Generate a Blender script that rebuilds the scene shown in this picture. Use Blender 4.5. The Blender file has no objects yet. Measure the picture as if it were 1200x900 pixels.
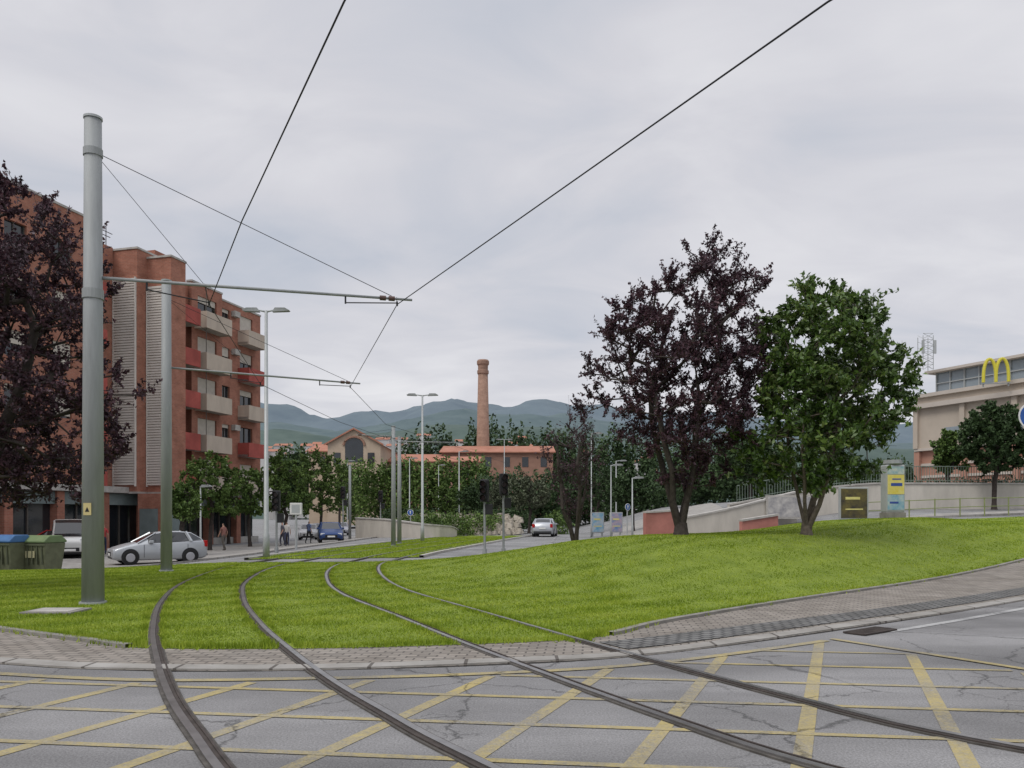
import bpy, math, random
import numpy as np
from mathutils import Vector, noise as mnoise
random.seed(7); rng=np.random.default_rng(7)
S=bpy.context.scene
K=933.3; EYE=1.6; HZ=605.0
def P(px,py,d):
    """pixel position + estimated distance -> world metres"""
    return ((px-600)*d/K, d, EYE-(py-HZ)*d/K)
def ss(t):
    t=np.clip(t,0,1); return t*t*(3-2*t)
def H(x,y):
    x=np.asarray(x,float); y=np.asarray(y,float)
    s=(x-2.67)*-.674+(y-12.4)*.738; t=(x-2.67)*.738+(y-12.4)*.674
    A=1.0*ss((t-1)/9)*(1-ss((t-20)/12))
    M=A*ss(s/5.5)*(1-ss((s-8)/9))
    R=ss((x-6)/16)*np.clip((y-18)/42,0,1)*3.0
    L=-.6*ss((-x-9)/8)*ss((y-22)/10)
    return M+R+L
def h(x,y): return float(H(x,y))
# ---------------------------------------------------------------- materials
def nt(m):
    m.use_nodes=True; t=m.node_tree; return t,t.nodes,t.links,t.nodes['Principled BSDF']
def mat(name,c,rough=.8,metal=0,var=.15,scale=3.,bump=0,spec=.3,c2=None,bscale=None,stretch=None):
    m=bpy.data.materials.new(name); t,N,L,b=nt(m)
    b.inputs['Roughness'].default_value=rough; b.inputs['Metallic'].default_value=metal
    b.inputs['Specular IOR Level'].default_value=spec
    tc=N.new('ShaderNodeTexCoord'); n=N.new('ShaderNodeTexNoise'); n.inputs['Scale'].default_value=scale
    n.inputs['Detail'].default_value=6; n.inputs['Roughness'].default_value=.65
    if stretch:
        mp=N.new('ShaderNodeMapping'); mp.inputs['Scale'].default_value=stretch; L.new(tc.outputs['Object'],mp.inputs[0]); L.new(mp.outputs[0],n.inputs['Vector'])
    else: L.new(tc.outputs['Object'],n.inputs['Vector'])
    r=N.new('ShaderNodeValToRGB'); e=r.color_ramp.elements
    if c2 is None:
        a=[v*(1-var) for v in c]; d=[min(1,v*(1+var)) for v in c]
    else: a,d=c,c2
    e[0].position=.32; e[1].position=.68
    e[0].color=(*a,1); e[1].color=(*d,1)
    L.new(n.outputs['Fac'],r.inputs['Fac']); L.new(r.outputs['Color'],b.inputs['Base Color'])
    if bump:
        n2=N.new('ShaderNodeTexNoise'); n2.inputs['Scale'].default_value=bscale or scale*8; n2.inputs['Detail'].default_value=4
        L.new(tc.outputs['Object'],n2.inputs['Vector'])
        bp=N.new('ShaderNodeBump'); bp.inputs['Strength'].default_value=bump; bp.inputs['Distance'].default_value=.02
        L.new(n2.outputs['Fac'],bp.inputs['Height']); L.new(bp.outputs['Normal'],b.inputs['Normal'])
    return m
def leafmat(name,cols,trans=.25,rough=.6,nscale=.5,spec=.25,mow=False,isl=.55):
    m=bpy.data.materials.new(name); t,N,L,b=nt(m); b.inputs['Roughness'].default_value=rough
    b.inputs['Specular IOR Level'].default_value=spec
    g=N.new('ShaderNodeNewGeometry'); tc=N.new('ShaderNodeTexCoord')
    n=N.new('ShaderNodeTexNoise'); n.inputs['Scale'].default_value=nscale; n.inputs['Detail'].default_value=4
    L.new(tc.outputs['Object'],n.inputs['Vector'])
    mr=N.new('ShaderNodeMapRange'); mr.inputs[1].default_value=.3; mr.inputs[2].default_value=.7
    L.new(n.outputs['Fac'],mr.inputs[0]); src=mr.outputs[0]
    if mow:  # mower passes run along the lawn, wobbling
        mp=N.new('ShaderNodeMapping'); mp.inputs['Rotation'].default_value=(0,0,math.radians(-38)); L.new(tc.outputs['Object'],mp.inputs[0])
        wv=N.new('ShaderNodeTexWave'); wv.bands_direction='Y'; wv.inputs['Scale'].default_value=.26; wv.inputs['Distortion'].default_value=2.5; wv.inputs['Detail Scale'].default_value=.25; wv.inputs['Detail'].default_value=2; L.new(mp.outputs[0],wv.inputs[0])
        mw=N.new('ShaderNodeMix'); mw.inputs[0].default_value=.5; L.new(src,mw.inputs[2]); L.new(wv.outputs['Fac'],mw.inputs[3]); src=mw.outputs[0]
    mx=N.new('ShaderNodeMath'); mx.operation='MULTIPLY_ADD'; mx.inputs[1].default_value=isl
    mm=N.new('ShaderNodeMath'); mm.operation='MULTIPLY'; mm.inputs[1].default_value=1-isl
    L.new(src,mm.inputs[0]); L.new(g.outputs['Random Per Island'],mx.inputs[0]); L.new(mm.outputs[0],mx.inputs[2])
    r=N.new('ShaderNodeValToRGB'); e=r.color_ramp.elements
    while len(e)<len(cols): e.new(.5)
    for i,c in enumerate(cols): e[i].position=i/(len(cols)-1); e[i].color=(*c,1)
    L.new(mx.outputs[0],r.inputs['Fac']); L.new(r.outputs['Color'],b.inputs['Base Color'])
    if trans:
        tr=N.new('ShaderNodeBsdfTranslucent'); L.new(r.outputs['Color'],tr.inputs['Color'])
        ms=N.new('ShaderNodeMixShader'); ms.inputs[0].default_value=trans
        L.new(b.outputs[0],ms.inputs[1]); L.new(tr.outputs[0],ms.inputs[2]); L.new(ms.outputs[0],N['Material Output'].inputs['Surface'])
    return m
def asphalt(name,c=(.17,.17,.175),yellow=None,wear=(.38,.56)):
    m=bpy.data.materials.new(name); t,N,L,b=nt(m)
    b.inputs['Roughness'].default_value=.88; b.inputs['Specular IOR Level'].default_value=.3
    g=N.new('ShaderNodeNewGeometry')
    def nz(s,d=5,r=.6):
        n=N.new('ShaderNodeTexNoise'); n.inputs['Scale'].default_value=s; n.inputs['Detail'].default_value=d; n.inputs['Roughness'].default_value=r
        L.new(g.outputs['Position'],n.inputs['Vector']); return n.outputs['Fac']
    def ramp(f,p0,c0,p1,c1):
        r=N.new('ShaderNodeValToRGB'); r.color_ramp.elements[0].position=p0; r.color_ramp.elements[1].position=p1
        r.color_ramp.elements[0].color=(*c0,1); r.color_ramp.elements[1].color=(*c1,1); L.new(f,r.inputs['Fac']); return r.outputs['Color']
    def mul(a,bb,f=1):
        x=N.new('ShaderNodeMix'); x.data_type='RGBA'; x.blend_type='MULTIPLY'; x.inputs[0].default_value=f
        L.new(a,x.inputs[6]); L.new(bb,x.inputs[7]); return x.outputs[2]
    col=ramp(nz(.45,5,.6),.35,[v*.8 for v in c],.65,[v*1.15 for v in c])
    mp=N.new('ShaderNodeMapping'); mp.inputs['Scale'].default_value=(.12,.9,1); mp.inputs['Rotation'].default_value=(0,0,.15); L.new(g.outputs['Position'],mp.inputs[0])
    ws=N.new('ShaderNodeTexNoise'); ws.inputs['Scale'].default_value=1; ws.inputs['Detail'].default_value=4; L.new(mp.outputs[0],ws.inputs['Vector'])
    col=mul(col,ramp(ws.outputs['Fac'],.35,(.74,.74,.74),.6,(1.08,1.08,1.08)),1)
    fine=nz(60,3,.85)
    col=mul(col,ramp(fine,.32,(.45,.45,.45),.68,(1.5,1.5,1.5)),.8)
    w=N.new('ShaderNodeTexNoise'); w.inputs['Scale'].default_value=2.2; w.inputs['Detail'].default_value=8; w.inputs['Roughness'].default_value=.7; L.new(g.outputs['Position'],w.inputs['Vector'])
    va=N.new('ShaderNodeVectorMath'); va.operation='MULTIPLY_ADD'; va.inputs[1].default_value=(.55,.55,0); L.new(w.outputs['Color'],va.inputs[0]); L.new(g.outputs['Position'],va.inputs[2])
    def cracks(sc,wd,lo):
        vo=N.new('ShaderNodeTexVoronoi'); vo.feature='DISTANCE_TO_EDGE'; vo.inputs['Scale'].default_value=sc; L.new(va.outputs[0],vo.inputs['Vector'])
        return ramp(vo.outputs['Distance'],.001,(.3,.3,.3),wd,(1,1,1))
    for sc,wd,ms_,th in ((.38,.007,.35,.54),(1.3,.014,.5,.42)):
        crack=cracks(sc,wd,0); msk=ramp(nz(ms_,2),th,(1,1,1),th+.04,(0,0,0))
        x=N.new('ShaderNodeMix'); x.data_type='RGBA'; L.new(msk,x.inputs[0]); x.inputs[6].default_value=(1,1,1,1); L.new(crack,x.inputs[7])
        if sc<1: x1=x.outputs[2]
        else: x2=x.outputs[2]
    if yellow is not None:
        y=ramp(nz(6,5,.7),.3,yellow,.7,[v*.75 for v in yellow])
        q1=nz(18,7,.85); q2=nz(.9,3,.5)
        ad=N.new('ShaderNodeMath'); ad.operation='MULTIPLY_ADD'; ad.inputs[1].default_value=.45; L.new(q2,ad.inputs[0])
        m5=N.new('ShaderNodeMath'); m5.operation='MULTIPLY'; m5.inputs[1].default_value=.6; L.new(q1,m5.inputs[0]); L.new(m5.outputs[0],ad.inputs[2])
        mk=ramp(ad.outputs[0],wear[0],(.12,.12,.12),wear[1],(.85,.85,.85))
        z=N.new('ShaderNodeMix'); z.data_type='RGBA'; L.new(mk,z.inputs[0]); L.new(col,z.inputs[6]); L.new(y,z.inputs[7]); col=z.outputs[2]
    col=mul(mul(col,x1,.85),x2,.7)
    L.new(col,b.inputs['Base Color'])
    bp=N.new('ShaderNodeBump'); bp.inputs['Strength'].default_value=.5; bp.inputs['Distance'].default_value=.01; L.new(fine,bp.inputs['Height']); L.new(bp.outputs['Normal'],b.inputs['Normal'])
    return m
def brickmat(name,c1,c2,mort,bw,bh,ms=.01,rough=.85,rot=0,vertical=False,local=False):
    m=bpy.data.materials.new(name); t,N,L,b=nt(m); b.inputs['Roughness'].default_value=rough; b.inputs['Specular IOR Level'].default_value=.2
    if local:
        g=N.new('ShaderNodeTexCoord'); src=g.outputs['Object']
    else:
        g=N.new('ShaderNodeNewGeometry'); src=g.outputs['Position']
    if vertical:
        sp=N.new('ShaderNodeSeparateXYZ'); L.new(src,sp.inputs[0]); ad=N.new('ShaderNodeMath'); ad.operation='ADD'
        L.new(sp.outputs[0],ad.inputs[0]); L.new(sp.outputs[1],ad.inputs[1])
        cb=N.new('ShaderNodeCombineXYZ'); L.new(ad.outputs[0],cb.inputs[0]); L.new(sp.outputs[2],cb.inputs[1]); src2=cb.outputs[0]
    else:
        mp=N.new('ShaderNodeMapping'); mp.inputs['Rotation'].default_value=(0,0,rot); L.new(src,mp.inputs['Vector']); src2=mp.outputs[0]
    k=N.new('ShaderNodeTexBrick'); k.inputs['Scale'].default_value=1; k.inputs['Brick Width'].default_value=bw; k.inputs['Row Height'].default_value=bh
    k.inputs['Mortar Size'].default_value=ms; k.inputs['Color1'].default_value=(*c1,1); k.inputs['Color2'].default_value=(*c2,1); k.inputs['Mortar'].default_value=(*mort,1)
    L.new(src2,k.inputs['Vector'])
    n=N.new('ShaderNodeTexNoise'); n.inputs['Scale'].default_value=1.2; n.inputs['Detail'].default_value=7; n.inputs['Roughness'].default_value=.7; L.new(src,n.inputs['Vector'])
    r=N.new('ShaderNodeValToRGB'); r.color_ramp.elements[0].position=.3; r.color_ramp.elements[1].position=.7
    r.color_ramp.elements[0].color=(.68,.66,.64,1); r.color_ramp.elements[1].color=(1.12,1.12,1.12,1); L.new(n.outputs['Fac'],r.inputs['Fac'])
    x=N.new('ShaderNodeMix'); x.data_type='RGBA'; x.blend_type='MULTIPLY'; x.inputs[0].default_value=1; L.new(k.outputs['Color'],x.inputs[6]); L.new(r.outputs['Color'],x.inputs[7])
    L.new(x.outputs[2],b.inputs['Base Color'])
    bp=N.new('ShaderNodeBump'); bp.inputs['Strength'].default_value=.4; bp.inputs['Distance'].default_value=.01; L.new(k.outputs['Fac'],bp.inputs['Height']); bp.invert=True; L.new(bp.outputs['Normal'],b.inputs['Normal'])
    return m
# ---------------------------------------------------------------- mesh helpers
def link(o,parent=None):
    S.collection.objects.link(o)
    if parent is not None: o.parent=parent
    return o
def grp(name,loc=(0,0,0),rz=0):
    e=bpy.data.objects.new(name,None); e.empty_display_size=.3; e.location=loc; e.rotation_euler=(0,0,rz); return link(e)
class B:
    def __init__(s): s.v=[]; s.f=[]
    def box(s,x0,x1,y0,y1,z0,z1):
        n=len(s.v); s.v+=[(x,y,z) for z in(z0,z1) for y in(y0,y1) for x in(x0,x1)]
        s.f+=[(n,n+2,n+3,n+1),(n+4,n+5,n+7,n+6),(n,n+1,n+5,n+4),(n+2,n+6,n+7,n+3),(n,n+4,n+6,n+2),(n+1,n+3,n+7,n+5)]; return s
    def tube(s,pts,rad,k=8,cap=True):
        pts=[Vector(p) for p in pts]
        if not hasattr(rad,'__len__'): rad=[rad]*len(pts)
        n=len(s.v)
        for i,p in enumerate(pts):
            d=(pts[min(i+1,len(pts)-1)]-pts[max(i-1,0)]).normalized()
            a=Vector((0,0,1)) if abs(d.z)<.9 else Vector((1,0,0))
            u=d.cross(a).normalized(); w=d.cross(u).normalized()
            for j in range(k):
                t=2*math.pi*j/k; s.v.append(tuple(p+(u*math.cos(t)+w*math.sin(t))*rad[i]))
        for i in range(len(pts)-1):
            for j in range(k):
                a=n+i*k+j; b=n+i*k+(j+1)%k; s.f.append((a,b,b+k,a+k))
        if cap:
            s.f.append(tuple(n+j for j in range(k))[::-1]); e=n+(len(pts)-1)*k; s.f.append(tuple(e+j for j in range(k)))
        return s
    def poly(s,pts):
        n=len(s.v); s.v+=[tuple(p) for p in pts]; s.f.append(tuple(range(n,n+len(pts)))); return s
    def prism(s,prof,x0,x1):
        n=len(s.v); k=len(prof); s.v+=[(x0,y,z) for y,z in prof]+[(x1,y,z) for y,z in prof]
        for i in range(k): j=(i+1)%k; s.f.append((n+i,n+j,n+k+j,n+k+i))
        s.f.append(tuple(range(n+k-1,n-1,-1))); s.f.append(tuple(range(n+k,n+2*k))); return s
    def obj(s,name,m,parent=None,smooth=False,bevel=0):
        me=bpy.data.meshes.new(name); me.from_pydata(s.v,[],s.f); me.materials.append(m); me.update()
        if smooth: me.polygons.foreach_set('use_smooth',[True]*len(me.polygons))
        o=bpy.data.objects.new(name,me); link(o,parent)
        if bevel:
            bv=o.modifiers.new('bevel','BEVEL'); bv.width=bevel; bv.segments=2; bv.limit_method='ANGLE'
        return o
def fastmesh(name,V,k,m,parent=None):
    n=len(V)//k; me=bpy.data.meshes.new(name); me.vertices.add(n*k); me.vertices.foreach_set('co',V.astype(np.float32).ravel())
    me.loops.add(n*k); me.loops.foreach_set('vertex_index',np.arange(n*k,dtype=np.int32))
    me.polygons.add(n); me.polygons.foreach_set('loop_start',np.arange(n,dtype=np.int32)*k)
    me.polygons.foreach_set('loop_total',np.full(n,k,dtype=np.int32)); me.materials.append(m); me.update(calc_edges=True)
    o=bpy.data.objects.new(name,me); return link(o,parent)
def leaves(C,l,w,up=0.0):
    n=len(C); a=rng.normal(size=(n,3)); a[:,2]+=up; a/=np.linalg.norm(a,axis=1)[:,None]
    b=rng.normal(size=(n,3)); b-=a*(a*b).sum(1)[:,None]; b/=np.linalg.norm(b,axis=1)[:,None]
    s=rng.uniform(.7,1.3,(n,1)); c=np.cross(a,b)*(w*.25)*s
    V=np.empty((n,4,3)); V[:,0]=C-a*l*.5*s; V[:,1]=C+b*w*.5*s+c; V[:,2]=C+a*l*.5*s; V[:,3]=C-b*w*.5*s+c
    return V.reshape(-1,3)
def CR(pts,step=.3):
    p=np.array(pts,float); out=[]
    q=np.vstack([2*p[0]-p[1],p,2*p[-1]-p[-2]])
    for i in range(1,len(q)-2):
        n=max(2,int(np.linalg.norm(q[i+1]-q[i])/step))
        for t in np.arange(n)/n:
            out.append(.5*((2*q[i])+(q[i+1]-q[i-1])*t+(2*q[i-1]-5*q[i]+4*q[i+1]-q[i+2])*t*t+(-q[i-1]+3*q[i]-3*q[i+1]+q[i+2])*t**3))
    out.append(p[-1]); return np.array(out)
def resamp(p,n):
    p=np.array(p,float); d=np.r_[0,np.cumsum(np.linalg.norm(np.diff(p,axis=0),axis=1))]; t=np.linspace(0,d[-1],n)
    return np.stack([np.interp(t,d,p[:,i]) for i in range(p.shape[1])],1)
def corr(A,Bc,per):
    a=[];b=[]
    A=np.array(A,float);Bc=np.array(Bc,float)
    for i in range(len(A)-1):
        for t in np.arange(per)/per: a.append(A[i]*(1-t)+A[i+1]*t); b.append(Bc[i]*(1-t)+Bc[i+1]*t)
    a.append(A[-1]);b.append(Bc[-1]); return np.array(a),np.array(b)
def sheet(name,a,b,nv,off,m,parent=None,skirt=0):
    n=len(a); t=np.linspace(0,1,nv+1)[None,:,None]; G=a[:,None,:2]*(1-t)+b[:,None,:2]*t
    z=H(G[...,0],G[...,1])+off; V=np.dstack([G,z]).reshape(-1,3)
    F=[(i*(nv+1)+j,(i+1)*(nv+1)+j,(i+1)*(nv+1)+j+1,i*(nv+1)+j+1) for i in range(n-1) for j in range(nv)]
    V=[tuple(v) for v in V]
    if skirt:
        for col in (0,nv):
            base=len(V)
            for i in range(n):
                q=V[i*(nv+1)+col]; V.append((q[0],q[1],q[2]-skirt))
            for i in range(n-1): F.append((i*(nv+1)+col,(i+1)*(nv+1)+col,base+i+1,base+i))
    me=bpy.data.meshes.new(name); me.from_pydata(V,[],F); me.materials.append(m); me.update()
    me.polygons.foreach_set('use_smooth',[skirt==0]*len(me.polygons))
    o=bpy.data.objects.new(name,me); link(o,parent)
    return o
def ribbon(c,o0,o1):
    c=np.asarray(c); d=np.gradient(c,axis=0); d/=np.linalg.norm(d,axis=1)[:,None]; n=np.stack([d[:,1],-d[:,0]],1)
    return c+n*o0,c+n*o1
# ---------------------------------------------------------------- palette
M_asph=asphalt('asphalt',(.225,.222,.222)); M_asph2=asphalt('asphalt_far',(.24,.24,.24))
M_yel=asphalt('yellow_paint',(.225,.222,.222),yellow=(.50,.40,.14),wear=(.43,.63)); M_wht=asphalt('white_paint',yellow=(.5,.5,.49))
M_pav=brickmat('pavers',(.33,.30,.265),(.235,.215,.19),(.12,.11,.10),.22,.11,.012,rot=.1)
M_conc=mat('concrete',(.40,.385,.36),.9,var=.2,scale=2,bump=.3); M_conc_d=mat('concrete_dark',(.22,.21,.19),.9,var=.25,scale=3,bump=.3)
M_kerb=brickmat('kerb_units',(.34,.33,.31),(.29,.28,.26),(.12,.11,.10),1.0,4.0,.02)
M_slab=brickmat('slab_pavement',(.36,.35,.33),(.32,.31,.29),(.22,.21,.2),.4,.4,.01)
M_lawn=mat('lawn_soil',(.13,.185,.022),.95,c2=(.21,.27,.04),scale=1.4,bump=.8,bscale=60)
M_grass=leafmat('grass_blades',[(.10,.155,.014),(.20,.285,.024),(.32,.40,.045),(.44,.49,.11)],.3,.7,.45,.15,mow=True,isl=.42)
M_galv=mat('galvanised_steel',(.27,.285,.285),.6,.1,var=.16,scale=1.5,spec=.4,stretch=(3,3,.4)); M_galvl=mat('galvanised_light',(.38,.40,.40),.5,.2,var=.1,scale=2)
M_blk=mat('black_metal',(.02,.02,.022),.5,var=.1); M_wire=mat('wire',(.03,.03,.035),.6,.2,var=.1)
M_rail=mat('rail_polished',(.28,.27,.265),.3,.8,var=.25,scale=4); M_rust=mat('rail_rust',(.055,.045,.04),.8,var=.3,scale=6); M_seal=mat('rail_seal',(.085,.078,.07),.9,var=.4,scale=5)
M_brick=brickmat('apartment_brick',(.42,.175,.12),(.34,.135,.095),(.34,.21,.16),.28,.09,.012,vertical=True,local=True)
M_redbal=mat('red_balcony',(.36,.085,.07),.8,var=.2,scale=1)
M_beige=mat('beige_render',(.48,.41,.34),.85,var=.12,scale=1,stretch=(1,1,.3)); M_louv=mat('louvre_panel',(.60,.57,.53),.7,var=.08,scale=.8)
M_glass=mat('window_glass',(.02,.025,.03),.08,var=.3,scale=.7,spec=.8); M_shut=mat('shutter',(.5,.46,.4),.7,var=.1)
M_terra=mat('terracotta_roof',(.30,.13,.085),.9,c2=(.42,.20,.14),scale=.6); M_terrad=mat('old_brick',(.34,.20,.15),.9,c2=(.25,.145,.105),scale=.8)
M_chim=brickmat('chimney_brick',(.36,.22,.16),(.28,.17,.125),(.3,.21,.17),.4,.12,.015,vertical=True,local=True)
M_bark=mat('bark',(.055,.045,.04),.95,var=.35,scale=8,bump=.8); M_barkg=mat('bark_grey',(.12,.10,.08),.95,var=.35,scale=8,bump=.8)
M_purp=leafmat('purple_leaves',[(.020,.012,.018),(.045,.022,.032),(.08,.036,.05),(.15,.075,.085)],.2,.5,.8,.4)
M_mag=leafmat('glossy_leaves',[(.022,.045,.012),(.055,.105,.022),(.105,.18,.036),(.26,.31,.09)],.15,.35,.7,.5)
M_g1=leafmat('green_leaves',[(.035,.07,.018),(.075,.13,.03),(.12,.185,.045),(.19,.26,.07)],0,.6,.4)
M_g2=leafmat('dark_green_leaves',[(.02,.04,.018),(.042,.075,.027),(.065,.11,.04)],0,.6,.2)
M_g3=leafmat('olive_leaves',[(.07,.085,.05),(.11,.13,.08),(.16,.18,.11)],0,.6,.3)
# ---------------------------------------------------------------- ground
def axis(knots):
    out=[]
    for a,b,st in knots: out+=list(np.arange(a,b,st))
    return np.array(out+[knots[-1][1]])
xs=axis([(-3000,-600,300),(-600,-100,50),(-100,-40,5),(-40,60,.8),(60,120,5),(120,600,60),(600,3000,300)])
ys=axis([(-60,-10,10),(-10,60,.8),(60,120,5),(120,600,40),(600,3200,200)])
X,Y=np.meshgrid(xs,ys,indexing='ij'); Z=H(X,Y)-.02
V=np.stack([X,Y,Z],-1).reshape(-1,3); ny=len(ys)
F=[(i*ny+j,(i+1)*ny+j,(i+1)*ny+j+1,i*ny+j+1) for i in range(len(xs)-1) for j in range(ny-1)]
me=bpy.data.meshes.new('ground'); me.from_pydata([tuple(v) for v in V],[],F); me.materials.append(M_asph2); me.polygons.foreach_set('use_smooth',[True]*len(F))
link(bpy.data.objects.new('ground',me))
kerb=[(-40,14),(-20,11.4),(-12,10.1),(-8,9.3),(-5.49,8.6),(-3.67,8.2),(-2.2,8.25),(-.37,8.5),(1.57,9.16),(4.93,11.4),(9.6,15.0),(20,23.5),(40,38)]
edge=[(-40,19),(-20,15.5),(-12,13.4),(-9,12.4),(-7.2,11.2),(-5.4,10.15),(-4.28,9.6),(-2.06,9.63),(.43,10.15),(1.31,10.7),(2.67,12.4),(7.2,16.8),(15.4,24.0),(24,30.5),(40,41.5)]
kc=CR(kerb,.4)
kr=resamp(kc,160)
sheet('road',np.stack([np.linspace(-45,60,160),np.full(160,-15.)],1),kr,30,0,M_asph)
kk=[(-40,14),(-20,11.4),(-12,10.1),(-9.5,9.6),(-7.4,9.1),(-5.6,8.62),(-4.28,8.3),(-2.06,8.26),(.43,8.75),(1.57,9.16),(3.3,10.3),(8.2,13.9),(14.5,19.0),(23,25.8),(40,38)]
def dense(kn,per=14):
    q=np.array(kn,float); out=[]; q2=np.vstack([2*q[0]-q[1],q,2*q[-1]-q[-2]])
    for i in range(1,len(q2)-2):
        for t in np.arange(per)/per:
            out.append(.5*((2*q2[i])+(q2[i+1]-q2[i-1])*t+(2*q2[i-1]-5*q2[i]+4*q2[i+1]-q2[i+2])*t*t+(-q2[i-1]+3*q2[i]-3*q2[i+1]+q2[i+2])*t**3))
    out.append(q[-1]); return np.array(out)
ka=dense(kk); ea=dense(edge)
sheet('pavement',ka,ea,8,.006,M_pav)
l,r=ribbon(ka,-.26,-.02); sheet('kerb_stone',l,r,1,.022,M_kerb,skirt=.06)
i0=14*9; l,r=ribbon(ka[i0:],-1.0,-.42); sheet('gutter_setts',l,r,2,.016,brickmat('setts',(.19,.19,.185),(.14,.14,.135),(.07,.07,.07),.16,.16,.02,rot=.7),skirt=.0)
for sl in (slice(0,14*6-3),slice(14*9,None)):
    l,r=ribbon(ea[sl],-.05,.06); sheet('lawn_kerb',l,r,1,.05,M_conc_d,skirt=.1)
bk=[(-40,25),(-20,26.5),(-14,27),(-12,27.2),(-10.5,27.4),(-9,27.5),(-7.6,27.6),(-5.5,27.8),(-2.0,29.0),(-.5,31),(2.5,38),(7,38.5),(13.5,35.5),(19.5,37.5),(40,46)]
ba=dense(bk); sheet('lawn',ea,ba,60,.012,M_lawn)
T1=[(2.2,1.0),(.3,3.2),(-1.02,5.06),(-1.65,6.09),(-2.34,7.28),(-3.24,9.05),(-4.39,11.5),(-5.78,14.9),(-7.1,19),(-8.05,24),(-8.2,28),(-7.8,34),(-7.0,40),(-5.8,48),(-4.2,58),(-2,70),(2,90)]
T2=[(7.5,1.5),(4.7,3.5),(2.75,5.2),(1.75,6.8),(.2,9.95),(-1.1,12.8),(-2.83,16.6),(-3.9,20),(-4.75,24),(-5.0,28),(-4.65,34),(-3.8,40),(-2.6,48),(-1,58),(1.2,70),(5.2,90)]
t1=CR(T1,.3); t2=CR(T2,.3)
l,_=ribbon(t1,-1.7,0); _,r=ribbon(t2,0,1.25)
l=l[l[:,1]>29.7]; r=r[r[:,1]>31]; lc=resamp(l[l[:,1]<66],90); rc=resamp(r[r[:,1]<66],90)
sheet('tram_lawn',lc,rc,10,.008,M_lawn)
sheet('tramway_kerb',*ribbon(rc,0,.18),1,.08,M_conc,skirt=.12)
sheet('tramway_kerb',*ribbon(lc,-.18,0),1,.08,M_conc,skirt=.12)
rails=[]
for t in (t1,t2):
    g=grp('tram_track')
    for sgn in (-1,1):
        c,_=ribbon(t,sgn*.7175,0); rails.append(c)
        q=-sgn
        def rb(a0,a1):
            lo,hi=min(a0*q,a1*q),max(a0*q,a1*q); return ribbon(c,lo,hi)
        sheet('rail_seal',*rb(-.065,.10),1,.014,M_seal,g,skirt=.02)
        sheet('rail_groove',*rb(.02,.062),1,.017,M_rust,g)
        sheet('rail_head',*rb(-.036,.024),1,.028,M_rail,g,skirt=.014)
        sheet('rail_lip',*rb(.060,.078),1,.025,M_rust,g,skirt=.011)
def rail_mask(x,y,wd=.085):
    ok=np.ones(len(x),bool)
    for c in rails:
        xr=np.interp(y,c[:,1],c[:,0]); g=np.gradient(c[:,0],c[:,1]+np.arange(len(c))*1e-9); sl=np.interp(y,c[:,1],g)
        ok&=(np.abs(x-xr)/np.sqrt(1+sl**2))>wd
    return ok
def scatter(a,b,n,dens):
    u=rng.uniform(0,1,n)*(len(a)-1); i=u.astype(int); f=(u-i)[:,None]; v=rng.uniform(0,1,n)[:,None]
    A=a[i]*(1-f)+a[np.minimum(i+1,len(a)-1)]*f; Bb=b[i]*(1-f)+b[np.minimum(i+1,len(a)-1)]*f
    p=A*(1-v)+Bb*v
    d=np.linalg.norm(Bb-A,axis=1)*np.linalg.norm(a[np.minimum(i+1,len(a)-1)]-a[i],axis=1)
    keep=rng.uniform(0,1,n)<np.clip(d/dens,0,1)*np.clip((12/np.maximum(p[:,1],1))**1.2,0,1)
    vis=(np.abs(p[:,0])<p[:,1]*.72+1.5)
    return p[keep&vis]
p1=scatter(ea,ba,1400000,5.)
m_=rail_mask(p1[:,0],p1[:,1]); p1=p1[m_]
if len(p1)>340000: p1=p1[rng.permutation(len(p1))[:340000]]
def blades(p,hgt=(.02,.045),wm_=1.):
    n=len(p); z=H(p[:,0],p[:,1])+.004; th=rng.uniform(0,2*math.pi,n); w=(.0035+.0006*p[:,1])*wm_
    tuft=np.array([mnoise.noise(Vector((a*1.3,b*1.3,3))) for a,b in p])
    hh=rng.uniform(*hgt,n)*(1+.6*tuft)
    lean=rng.normal(0,.02,(n,2)); V=np.empty((n,3,3)); c,s=np.cos(th),np.sin(th)
    V[:,0]=np.stack([p[:,0]-c*w,p[:,1]-s*w,z],1); V[:,1]=np.stack([p[:,0]+c*w,p[:,1]+s*w,z],1)
    V[:,2]=np.stack([p[:,0]+lean[:,0],p[:,1]+lean[:,1],z+hh],1); return V.reshape(-1,3)
fastmesh('grass',blades(p1),3,M_grass)
ee=ea[(ea[:,0]>-9)&(ea[:,0]<20)]; k=rng.integers(0,len(ee),9000); pe=ee[k]+rng.normal(0,.08,(9000,2))+np.array([-.05,.12]); pe=pe[rail_mask(pe[:,0],pe[:,1])]
fastmesh('grass_verge',blades(pe,(.04,.09)),3,M_grass)
pr=[]
for c in rails:
    cc=c[(c[:,1]>10)&(c[:,1]<27)]
    for s in (-1,1):
        e_,_=ribbon(cc,s*.11,0); k=rng.integers(0,len(e_),5200); pr.append(e_[k]+rng.normal(0,.035,(5200,2))+rng.uniform(-.15,.15,(5200,1))*np.array([[-.3,1]]))
pr=np.vstack(pr); pr=pr[rail_mask(pr[:,0],pr[:,1],.075)]; fastmesh('grass_verge',blades(pr,(.03,.065)),3,M_grass)
u=rng.uniform(0,1,30000)*(len(lc)-1); i=u.astype(int); v=rng.uniform(0.01,.99,30000)[:,None]; pc=lc[i]*(1-v)+rc[i]*v; pc=pc+rng.uniform(-.3,.3,(30000,1))*np.array([[0,1]])
pc=pc[rail_mask(pc[:,0],pc[:,1])]; pc=pc[pc[:,1]<62]; fastmesh('tram_grass',blades(pc,(.03,.07)),3,M_grass)
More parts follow.
